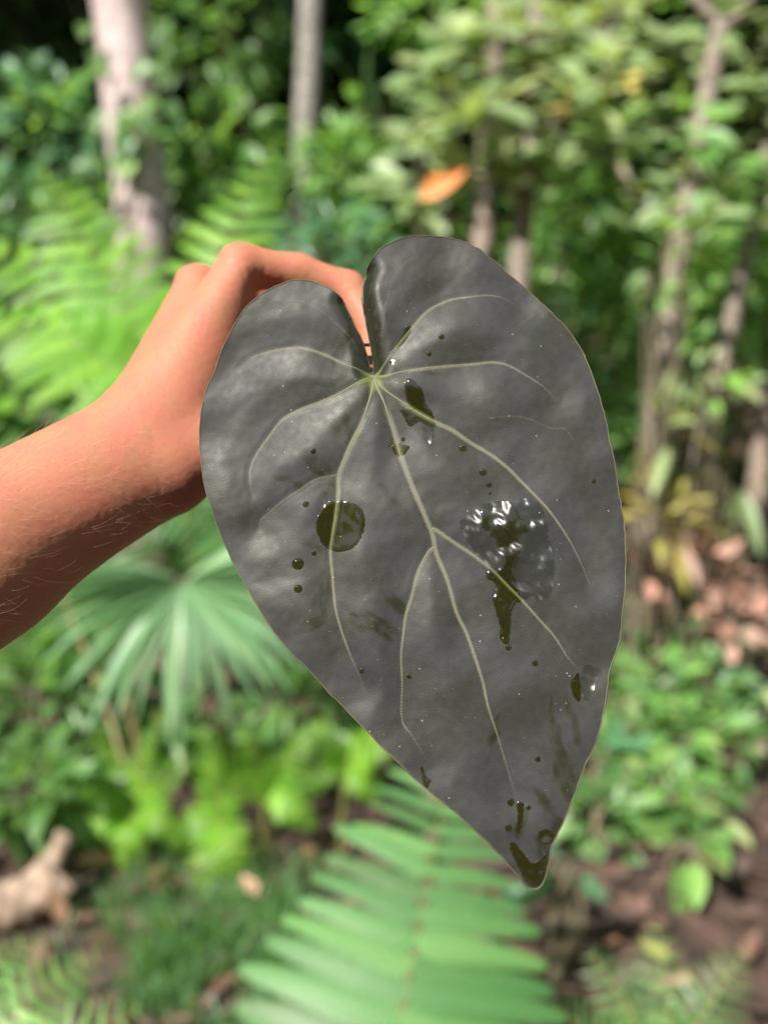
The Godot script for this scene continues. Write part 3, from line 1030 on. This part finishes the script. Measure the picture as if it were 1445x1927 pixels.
func whorl(t: Node3D, c: Vector3, n: int, shape: String, size: float, mats: Array, spread := 0.05) -> void:
	for i in n:
		var a := rf(0, TAU)
		var d := Vector3(cos(a), rf(-0.45, 0.55), sin(a) * 0.8 + 0.2).normalized()
		var p := c + rdir() * spread + d * 0.03
		part(t, "leaf", leaf_shape(shape), mats[rng.randi_range(0, mats.size() - 1)], Transform3D(frame(d, Vector3(-0.2, 1, 0.7) + rdir() * 0.35, size * rf(0.7, 1.2)), p))

func stem_path(list: Array, root: Vector3) -> PackedVector3Array:
	var p := PackedVector3Array()
	for q in list: p.append(at(q[0], q[1], q[2]) - root)
	return smooth_curve(p, 5)

# base first; the foot goes down to the ground under the first point
func trunk_tree(called: String, label: String, list: Array, r0: float, r1: float, mat: Material, group := "") -> Node3D:
	var first := at(list[0][0], list[0][1], list[0][2])
	var root := Vector3(first.x, ground_y(first.x, first.z), first.z)
	var t := thing(called, label, "tree", root, group)
	var path := PackedVector3Array([Vector3(0, -0.1, 0)])
	path.append_array(stem_path(list, root))
	part(t, "trunk", tube(path, r0, r1, 12, 0.035), mat)
	return t

func fern(called: String, label: String, fronds: Array, pal: String, pairs: int, lobes: int, group := "", width := 0.13, blunt := 0.55, lean := 0.25) -> void:
	var foot: Array = fronds[0][0][0]
	var b := at(foot[0], foot[1], foot[2])
	var root := Vector3(b.x, ground_y(b.x, b.z), b.z)
	var t := thing(called, label, "fern", root, group)
	var mats := palette(pal)
	for fr in fronds:
		var pts := PackedVector3Array()
		var f0 := at(fr[0][0][0], fr[0][0][1], fr[0][0][2]) - root
		if f0.y > 0.12: pts.append(Vector3(rf(-0.02, 0.02), 0, rf(-0.02, 0.02)))
		for q in fr[0]: pts.append(at(q[0], q[1], q[2]) - root)
		var skip := 1 if f0.y > 0.12 else 0
		var path := smooth_curve(pts, 8)
		var stalk := part(t, "frond", tube(path, 0.004, 0.0012, 5), M.rachis)
		var curve := Curve3D.new()
		for q in path.slice(skip * 8): curve.add_point(q)
		var total := curve.get_baked_length()
		var longest: float = fr[1]
		var face: Vector3 = fr[2] if fr.size() > 2 else Vector3(0, 0.85, 0.55)
		for i in pairs:
			var u := (i + 0.5) / pairs
			var p := curve.sample_baked(u * total)
			var tan := (curve.sample_baked(minf(u + 0.03, 1.0) * total) - curve.sample_baked(maxf(u - 0.03, 0.0) * total)).normalized()
			var len_ := longest * pow(1.0 - u, 0.7) * (0.55 + 0.45 * minf(1.0, u * 5.0)) + 0.012
			var nrm := (face - tan * face.dot(tan)).normalized()
			var side := tan.cross(nrm)
			for s in [-1.0, 1.0]:
				var d: Vector3 = (side * s + tan * (lean + 0.3 * u) + rdir() * 0.06).normalized()
				var bs := frame(d, nrm + rdir() * 0.12, len_ * rf(0.9, 1.08))
				part(stalk, "pinna", pinna_shape(lobes, width, blunt), mats[rng.randi_range(0, 3)], Transform3D(bs, p + nrm * 0.002))

func build_trees() -> void:
	M.twig = solid("twig", 0.13, 0.11, 0.07, 0.8)
	M.rachis = solid("rachis", 0.17, 0.17, 0.05, 0.6)
	var pale := solid("pale_bark", 0.62, 0.50, 0.50, 0.85, 0.35, 2.5)
	var grey := solid("grey_bark", 0.50, 0.46, 0.42, 0.85, 0.75, 4.0)
	var light := solid("light_bark", 0.50, 0.41, 0.35, 0.85, 0.75, 6.0)
	var brown := solid("pinkish_bark", 0.44, 0.34, 0.29, 0.85, 0.5, 4.0)
	trunk_tree("pale_tree", "thick pale pinkish tree trunk with leaves climbing over it", [[262, 620, 4.5], [270, 420, 4.5], [248, 210, 4.5], [232, 60, 4.5], [215, -120, 4.5], [190, -700, 4.7], [170, -1200, 5.0]], 0.14, 0.13, pale)
	trunk_tree("slender_tree", "slender straight pale grey tree trunk with mottled bark", [[566, 520, 5.4], [572, 300, 5.4], [582, 80, 5.4], [585, -100, 5.4], [590, -900, 5.6]], 0.075, 0.072, grey)
	trunk_tree("bare_trunk", "brownish trunk half hidden behind the broad-leaved sapling's leaves", [[905, 560, 5.2], [908, 420, 5.2], [915, 300, 5.2], [930, 80, 5.2], [940, -300, 5.2]], 0.066, 0.05, brown)
	# the small tree with whorls of broad leaves
	var s := trunk_tree("broad_leaved_sapling", "sapling with whorls of broad pale olive leaves and one orange leaf", [[968, 620, 3.5], [980, 480, 3.5], [992, 300, 3.5], [1000, 150, 3.55], [1015, -40, 3.6], [1040, -300, 3.7]], 0.047, 0.028, light)
	var root := s.position
	var heads := [[940, 130, 3.4], [1000, 215, 3.3], [870, 285, 3.4], [1110, 65, 3.4], [1145, 140, 3.4], [800, 285, 3.5], [870, 90, 3.5], [1060, 270, 3.5], [935, 330, 3.5], [1210, 70, 3.5], [1090, 180, 3.3], [1195, 220, 3.6], [1030, 60, 3.5], [960, 30, 3.6], [860, 190, 3.5], [1130, 300, 3.7], [760, 370, 3.6], [1250, 150, 3.7], [910, 60, 3.3], [1060, 130, 3.3], [830, 150, 3.4], [1180, 10, 3.4], [1010, 330, 3.5], [1290, 90, 3.6], [900, 225, 3.3]]
	for n in heads.size():
		var h: Array = heads[n]
		var c := at(h[0], h[1], h[2] + (0.0 if n % 2 == 0 else 0.45)) - root
		var from := at(995, clampf(h[1] + 60, 60, 420), 3.53) - root
		part(s, "branch", tube(smooth_curve(PackedVector3Array([from, (from + c) * 0.5 + Vector3(0, -0.04, 0.02), c]), 4), 0.010, 0.005, 6), brown)
		whorl(s, c, 12, "obovate", 0.20, palette("olive"), 0.055)
	for q in [[1170, 150, 3.35], [1150, 170, 3.4], [1015, 205, 3.25]]: whorl(s, at(q[0], q[1], q[2]) - root, 3, "obovate", 0.12, palette("yellow"), 0.02)
	var orange := leaf_mat("orange_leaf", 0.75, 0.24, 0.055, 0.5, 0.5)
	var a := at(882, 312, 3.3) - root
	var ol := part(s, "leaf", leaf_shape("obovate"), orange, Transform3D(frame(at(792, 368, 3.28) - root - a, Vector3(0.2, 0.6, 1), 0.22), a))
	part(s, "branch", tube(smooth_curve(PackedVector3Array([at(935, 330, 3.5) - root, at(905, 300, 3.38) - root, a]), 4), 0.006, 0.003, 5), brown)
	ol.set_meta("label", "single orange dying leaf")
	# forked tree at the side
	var k := trunk_tree("forked_tree", "leaning slim tree forking into two limbs above the shrubs", [[1212, 1010, 3.1], [1228, 860, 3.1], [1252, 650, 3.1], [1278, 460, 3.1], [1310, 300, 3.1], [1335, 150, 3.1], [1358, 45, 3.1]], 0.047, 0.032, light)
	root = k.position
	part(k, "limb", tube(stem_path([[1358, 50, 3.1], [1320, 10, 3.1], [1270, -60, 3.15], [1200, -200, 3.2]], root), 0.023, 0.014, 8), light)
	part(k, "limb", tube(stem_path([[1358, 48, 3.1], [1395, 25, 3.05], [1440, -60, 3.0], [1500, -200, 3.0]], root), 0.023, 0.014, 8), light)
	for h in [[1290, 30, 3.2], [1405, 110, 3.15], [1425, 20, 3.1], [1260, -30, 3.2], [1390, 240, 3.3], [1240, 320, 3.2], [1430, 320, 3.2], [1300, 250, 2.98], [1285, 400, 3.0], [1340, 340, 3.1], [1220, 230, 3.2], [1200, 90, 3.2], [1330, 130, 3.25], [1395, 400, 3.1], [1150, 250, 3.3], [1440, 180, 3.1]]:
		whorl(k, at(h[0], h[1], h[2]) - root, 13, "ovate", 0.115, palette("olive" if rng.randf() < 0.6 else "bright"), 0.08)
	trunk_tree("slanting_trunk", "thin slanting trunk behind the forked tree", [[1290, 960, 3.3], [1312, 850, 3.3], [1345, 730, 3.3], [1378, 590, 3.3], [1420, 400, 3.3], [1470, 150, 3.3]], 0.036, 0.028, light)
	trunk_tree("dim_trunk", "dim brown trunk in the shade beyond the slanting trunk", [[1415, 1000, 5.2], [1430, 860, 5.2], [1448, 700, 5.2], [1470, 400, 5.2]], 0.06, 0.05, brown)
	# hanging liana
	var l := thing("liana", "pale curved liana hanging between the sapling and the forked tree", "vine", at(1150, 200, 3.75))
	part(l, "stem", tube(stem_path([[1135, 40, 3.75], [1148, 180, 3.75], [1165, 290, 3.75], [1192, 365, 3.75], [1240, 420, 3.85], [1262, 520, 4.1]], l.position), 0.022, 0.014, 7), solid("liana_bark", 0.42, 0.36, 0.28, 0.8, 0.3, 5.0))
	# leaves climbing the pale trunk
	var v := thing("climbing_vine", "leafy vine climbing the thick pale trunk", "vine", at(262, 520, 4.35) * Vector3(1, 0, 1) + Vector3(0, 0.2, 0))
	root = v.position
	part(v, "stem", tube(stem_path([[225, 640, 4.36], [235, 480, 4.34], [250, 330, 4.34], [262, 210, 4.34], [270, 60, 4.34], [278, -80, 4.36]], root), 0.008, 0.004, 5), M.twig)
	for q in [[152, 40, 1], [160, 110, 2], [278, 70, 2], [284, 130, 2], [308, 185, 3], [252, 222, 5], [262, 250, 4], [240, 262, 5], [236, 300, 5], [195, 400, 2], [180, 300, 3], [180, 230, 2]]:
		for i in q[2]:
			var p := at(q[0] + rf(-18, 18), q[1] + rf(-18, 18), 4.28 + rf(-0.06, 0.06)) - root
			part(v, "leaf", leaf_shape("heart"), palette("mid" if rng.randf() < 0.7 else "bright")[rng.randi_range(0, 3)], Transform3D(frame(Vector3(rf(-1, 1), rf(-1, -0.1), rf(0, 0.5)), Vector3(rf(-0.4, 0.4), 0.7, 1), rf(0.08, 0.13)), p))

func build_shrubs() -> void:
	shrub("leafy_shrub", "dense blue-green shrub beside the thick pale trunk", "shrub", 85, 265, 4.9, 150, 130, 260, "ovate", 0.14, "cool", "", "bright")
	shrub("leafy_shrub", "dark shrub under the thick pale trunk behind the lime fern", "shrub", 120, 420, 4.8, 140, 80, 150, "ovate", 0.13, "mid", "", "cool")
	shrub("leafy_shrub", "mixed green shrub between the two pale trunks", "shrub", 420, 300, 5.0, 130, 110, 260, "ovate", 0.14, "mid", "", "bright")
	shrub("leafy_shrub", "rounded fine-leaved green bush at the slender trunk's foot", "shrub", 645, 330, 4.9, 85, 100, 280, "ovate", 0.10, "bright")
	shrub("leafy_shrub", "low green shrub behind the hand's fingers", "shrub", 640, 470, 4.2, 130, 70, 140, "ovate", 0.15, "cool")
	shrub("hanging_foliage", "drooping dark small-leaved branch across the slender trunk's top", "shrub", 400, 60, 6.0, 150, 110, 240, "ovate", 0.15, "mid")
	shrub("hanging_foliage", "dark foliage in the gap above the rounded bush", "shrub", 700, 200, 6.2, 60, 50, 22, "lance", 0.35, "mid")
	shrub("hanging_foliage", "bright leaf spray above the gap in the dark forest", "shrub", 800, 30, 4.6, 110, 50, 110, "ovate", 0.13, "bright")
	shrub("leafy_shrub", "bright fine-leaved shrub below the pale olive whorls", "shrub", 1100, 420, 4.4, 120, 130, 290, "ovate", 0.10, "bright", "", "lime")
	shrub("leafy_shrub", "mid-green shrub in front of the shaded gap", "shrub", 1110, 650, 4.6, 110, 110, 220, "ovate", 0.11, "mid", "", "olive")
	shrub("leafy_shrub", "low shrub by the forked tree's foot", "shrub", 1120, 830, 4.3, 110, 90, 180, "ovate", 0.12, "mid", "", "cool")
	shrub("leafy_shrub", "glossy bright shrub with large leaves over the slanting trunk", "shrub", 1385, 560, 3.6, 120, 100, 170, "ovate", 0.15, "bright", "", "lime")
	shrub("leafy_shrub", "pale leafy shrub behind the forked tree", "shrub", 1330, 420, 4.6, 150, 110, 220, "ovate", 0.14, "olive", "", "bright")
	shrub("airy_shrub", "airy fine-leaved shrub half hiding the forked tree", "shrub", 1285, 500, 2.85, 95, 95, 42, "ovate", 0.075, "bright", "", "olive")
	shrub("airy_shrub", "airy pale shrub across the slanting trunk", "shrub", 1345, 720, 2.95, 80, 70, 26, "ovate", 0.08, "olive", "", "lime")
	shrub("yellowing_plant", "yellowing plant with drooping leaves at the forked tree", "plant", 1245, 810, 3.0, 50, 50, 18, "lance", 0.17, "olive", "", "yellow")
	shrub("yellowing_plant", "yellow-green strappy plant beside the slanting trunk", "plant", 1385, 900, 3.1, 55, 45, 14, "lance", 0.20, "olive", "", "yellow")
	shrub("dry_plant", "dry tan and yellow plant in front of the forked tree's foot", "plant", 1230, 990, 3.0, 75, 75, 36, "lance", 0.15, "yellow", "", "pinkish")
	shrub("dry_plant", "withered pinkish plant below the dry yellow one", "plant", 1290, 1070, 3.1, 90, 50, 30, "curled", 0.13, "pinkish", "", "olive")
	shrub("dead_leaf_heap", "heap of curled pink-brown dead leaves on the forest floor", "leaf heap", 1395, 1165, 3.0, 70, 38, 30, "curled", 0.11, "pinkish", "", "rust")
	# herbs covering the floor on the far side of the clearing
	var herbs := [[1180, 1170, 3.2], [1100, 1130, 3.4], [1230, 1270, 2.9], [1150, 1300, 2.8], [1330, 1290, 2.9], [1400, 1250, 3.0], [1290, 1380, 2.6], [1190, 1400, 2.6], [1360, 1400, 2.6], [1120, 1440, 2.5], [1240, 1480, 2.4], [1140, 1540, 2.3], [1300, 1520, 2.35]]
	var spots := ["by the withered pinkish plant", "behind the dark leaf's margin", "under the dead leaf heap", "in the middle of the herb patch", "at the herb patch's sunny side", "against the dead leaf heap", "at the edge of the bare soil", "with paler leaves in the herb patch", "reaching over the bare soil", "growing low in the herb patch", "with leaves touching the soil", "nearest the dark leaf's drip tip", "alone on the reddish soil"]
	for i in herbs.size():
		var h: Array = herbs[i]
		shrub("herb", "small green herb " + spots[i], "herb", h[0], h[1], h[2], 70, 55, 48, "ovate", 0.085, ["mid", "cool", "bright", "mid"][i % 4], "herbs on the forest floor", "olive")
	shrub("broad_herb", "pair of broad pale green leaves above bare soil", "herb", 1300, 1600, 2.1, 40, 45, 9, "ovate", 0.11, "bright", "", "olive")
	shrub("broad_herb", "cool green broad leaves just beyond the drip tip", "herb", 1062, 1640, 1.8, 22, 50, 8, "ovate", 0.11, "cool")
	shrub("leafy_shrub", "low leafy shrub under the forearm", "shrub", 90, 1330, 2.5, 110, 110, 170, "ovate", 0.11, "mid", "", "mid")
	shrub("leafy_shrub", "low leafy plant beside the fallen log", "shrub", 70, 1490, 2.2, 110, 70, 110, "ovate", 0.10, "mid", "", "mid")
	shrub("leafy_shrub", "low green leaves behind the small lime ferns", "shrub", 300, 1370, 2.6, 90, 50, 70, "ovate", 0.11, "mid")
	shrub("leafy_shrub", "low broad leaves at the fan palm's foot", "shrub", 560, 1330, 2.8, 110, 60, 90, "ovate", 0.12, "mid", "", "mid")
	shrub("leafy_shrub", "mid-green leaves between the lime fern and the forearm", "shrub", 60, 780, 2.6, 110, 60, 90, "ovate", 0.16, "mid", "", "mid")
	shrub("leafy_shrub", "shaded green shrub showing under the wrist", "shrub", 400, 1000, 3.0, 140, 90, 120, "ovate", 0.14, "mid", "", "mid")

func build_ferns() -> void:
	fern("lime_fern", "large lime green fern behind the forearm", [
		[[[345, 800, 2.35], [250, 600, 2.35], [150, 430, 2.4], [85, 330, 2.5]], 0.28],
		[[[330, 830, 2.2], [190, 680, 2.15], [60, 610, 2.15], [-120, 600, 2.2]], 0.24],
		[[[350, 800, 2.5], [395, 560, 2.6], [450, 400, 2.7], [520, 270, 2.85]], 0.26],
		[[[340, 800, 2.4], [150, 560, 2.5], [0, 480, 2.5], [-150, 470, 2.5]], 0.26]], "lime", 15, 12, "", 0.165, 0.4)
	fern("shade_fern", "soft green fern hanging under the forearm", [
		[[[520, 1120, 2.3], [420, 1010, 2.25], [320, 970, 2.2], [210, 1010, 2.2]], 0.16],
		[[[520, 1120, 2.3], [450, 960, 2.3], [380, 900, 2.3], [280, 900, 2.3]], 0.16]], "fern", 18, 10)
	fern("broad_fern", "broad mid-green fern frond arching below the dark leaf's tip", [
		[[[690, 2300, 1.2], [745, 1975, 1.28], [785, 1760, 1.38], [822, 1570, 1.50], [850, 1380, 1.66]], 0.30, Vector3(0, 0.62, 0.8)]], "fern", 20, 26, "", 0.125, 0.35, 0.04)
	fern("fringed_fern", "finely cut fern in the clearing's near corner", [
		[[[-180, 2200, 1.3], [-60, 2010, 1.3], [60, 1880, 1.35], [190, 1800, 1.45]], 0.13],
		[[[-180, 2200, 1.3], [0, 2060, 1.25], [130, 1960, 1.25], [270, 1900, 1.3]], 0.12],
		[[[-180, 2200, 1.35], [-120, 1960, 1.4], [-20, 1830, 1.45], [90, 1760, 1.55]], 0.12]], "bright", 18, 10)
	var small := [
		[[250, 1520], "small lime fern beside the fallen log", [[150, 1480], [200, 1420], [290, 1390], [330, 1450], [310, 1570], [240, 1610], [180, 1560]]],
		[[415, 1530], "small lime fern with a drooping frond in the clearing", [[395, 1410], [430, 1380], [385, 1690], [440, 1640], [350, 1580]]],
		[[500, 1490], "small lime fern leaning towards the broad fern", [[620, 1460], [580, 1390], [560, 1540], [470, 1400]]],
		[[650, 1440], "small lime fern behind the dark leaf's lower margin", [[720, 1420], [690, 1490], [610, 1380], [720, 1380]]]]
	for s in small:
		var fronds := []
		for q in s[2]:
			var d := 2.15 + rf(-0.08, 0.08)
			var c: Array = s[0]
			q = [c[0] + (q[0] - c[0]) * 1.5, c[1] + (q[1] - c[1]) * 1.35]
			var mid := [(c[0] + q[0]) * 0.5, (c[1] + q[1]) * 0.5 - 14, d]
			fronds.append([[[c[0], c[1] + 20, 2.2], mid, [q[0], q[1], d]], 0.06])
		fern("small_fern", s[1], fronds, "lime", 17, 6, "small lime ferns on the clearing floor")
	fern("dark_fern", "dark green sword fern on the bare soil", [
		[[[1250, 2080, 1.5], [1200, 1930, 1.5], [1110, 1790, 1.55]], 0.11],
		[[[1250, 2080, 1.5], [1260, 1930, 1.5], [1235, 1740, 1.6]], 0.11],
		[[[1250, 2080, 1.5], [1320, 1920, 1.5], [1400, 1790, 1.55]], 0.10],
		[[[1250, 2080, 1.5], [1120, 1960, 1.45], [1040, 1880, 1.45]], 0.09]], "mid", 12, 8)
	# fan palm
	var hub := at(345, 1095, 2.15)
	var root := Vector3(at(275, 1480, 2.2).x, 0, at(275, 1480, 2.2).z)
	root.y = ground_y(root.x, root.z)
	var p := thing("fan_palm", "young fan palm with a glossy drooping pleated leaf", "palm", root)
	part(p, "leaf_stalk", tube(smooth_curve(PackedVector3Array([Vector3.ZERO, at(258, 1390, 2.2) - root, at(228, 1260, 2.2) - root, at(250, 1150, 2.18) - root, hub - root]), 6), 0.013, 0.008, 7), solid("palm_stalk", 0.17, 0.14, 0.06, 0.5))
	for i in 48:
		var a := deg_to_rad(-205.0 + 235.0 * i / 47.0 + rf(-3, 3))
		var d := cam_basis * Vector3(cos(a), sin(a) * 0.75 + 0.15, 0.5)
		var up := cam_basis * Vector3(0, 1.0, 0.75)
		part(p, "leaflet", leaf_shape("segment"), palette("palm")[i % 4], Transform3D(frame(d, up + rdir() * 0.25, rf(0.25, 0.38)), hub - root + d * 0.015))
	for i in 26:
		var a := deg_to_rad(-150.0 + 190.0 * i / 25.0)
		var h2 := at(120, 1120, 2.5)
		var d := cam_basis * Vector3(cos(a), sin(a), 0.2)
		part(p, "leaflet", leaf_shape("segment"), palette("mid")[i % 4], Transform3D(frame(d, cam_basis * Vector3(0, 0.6, 1.0), rf(0.25, 0.3)), h2 - root))
	part(p, "leaf_stalk", tube(smooth_curve(PackedVector3Array([Vector3.ZERO, at(200, 1330, 2.4) - root, at(120, 1120, 2.5) - root]), 6), 0.010, 0.007, 7), M.palm_stalk)

func build_floor() -> void:
	# fallen log with a branch stub
	var root := at(20, 1700, 1.95)
	root.y = ground_y(root.x, root.z) + 0.04
	var wood := solid("dead_wood", 0.52, 0.38, 0.29, 0.85, 0.55, 5.0)
	var log_ := thing("fallen_log", "pale weathered fallen log with a broken stub beside the small ferns", "log", root)
	part(log_, "stem", tube(smooth_curve(PackedVector3Array([Vector3(-0.55, -0.03, 0.10), Vector3(-0.25, 0.0, 0.04), Vector3(-0.05, 0.01, -0.02), Vector3(0.05, 0.02, -0.06), Vector3(0.07, 0.02, -0.08)]), 8), 0.06, 0.045, 12, 0.16), wood)
	part(log_, "branch_stub", tube(smooth_curve(PackedVector3Array([Vector3(0.0, 0.02, -0.05), Vector3(0.05, 0.06, -0.10), Vector3(0.085, 0.12, -0.14)]), 6), 0.032, 0.024, 10, 0.18), wood)
	# leaf litter
	var xfs := []
	for i in 5200:
		var z := -rf(0.7, 6.0)
		var x := rf(-1, 1) * (1.2 - z * 0.7)
		xfs.append(Transform3D(frame(Vector3(rf(-1, 1), rf(-0.1, 0.25), rf(-1, 1)), Vector3.UP + rdir() * 0.35, rf(0.03, 0.085)), Vector3(x, ground_y(x, z) + rf(0.008, 0.03), z)))
	scatter("leaf_litter", leaf_shape("curled"), [solid("brown_litter", 0.12, 0.065, 0.045, 0.8), solid("dark_litter", 0.06, 0.04, 0.035, 0.8), solid("pink_litter", 0.12, 0.075, 0.065, 0.7), solid("dull_litter", 0.10, 0.065, 0.05, 0.75)], xfs, self, "brown leaf litter lying on the forest floor", "leaf litter")
	# dark fine grass in the clearing
	var g := []
	for i in 5200:
		var q := at(rf(150, 660), 0, 1.0) - EYE
		var c := at(rf(190, 600) , rf(1690, 2000), 1.0) - EYE
		var k := (0.0 - EYE.y) / c.y
		var p := EYE + c * k
		p += Vector3(rf(-0.1, 0.1), 0, rf(-0.1, 0.1))
		p.y = ground_y(p.x, p.z)
		if q.y > 99.0 or land.get_noise_2d(p.x * 9.0 + 7.0, p.z * 9.0) < rf(-0.35, 0.15): continue
		g.append(Transform3D(frame(Vector3(rf(-0.6, 0.6), 1.0, rf(-0.6, 0.6)), rdir(), rf(0.03, 0.10) * (0.7 + 0.8 * absf(land.get_noise_2d(p.x * 6.0, p.z * 6.0)))), p))
	scatter("grass", leaf_shape("blade"), palette("mid") + palette("mid") + palette("cool"), g, self, "fine dark green grass in the clearing", "grass")
	# single fallen leaves that stand out
	for q in [[1260, 1845, "fallen yellow leaf beside the sword fern", "yellow", 0.07], [575, 1625, "fallen orange leaf between the grass and broad fern", "rust", 0.08], [1300, 1880, "pale grey fallen leaf under the sword fern", "pinkish", 0.08], [1160, 1800, "small orange leaf on the dark soil", "rust", 0.05], [130, 1790, "orange-brown leaf at the log's end", "rust", 0.08], [490, 1740, "pink-brown leaf in the grass edge", "pinkish", 0.07], [230, 1650, "broad pink-brown leaf beside the log", "pinkish", 0.12], [300, 1670, "crumpled brown leaf between log and grass", "rust", 0.10]]:
		var c := at(q[0], q[1], 1.0) - EYE
		var p: Vector3 = EYE + c * (-EYE.y / c.y)
		p.y = ground_y(p.x, p.z) + 0.03
		var o := part(self, "fallen_leaf", leaf_shape("curled"), palette(q[3])[rng.randi_range(1, 3)], Transform3D(frame(Vector3(rf(-1, 1), 0.05, rf(-1, 1)), Vector3(0, 1, 0.3), q[4]), p))
		tag(o, q[2], "dead leaf", "fallen leaves on the soil")

func _ready() -> void:
	rng.seed = 20240611
	setup_view()
	make_palettes()
	build_ground()
	build_far()
	print("far ", Time.get_ticks_msec())
	build_trees()
	build_shrubs()
	build_ferns()
	build_floor()
	print("plants ", Time.get_ticks_msec())
	build_leaf()
	print("leaf ", Time.get_ticks_msec())
	build_person()
	print("person ", Time.get_ticks_msec())
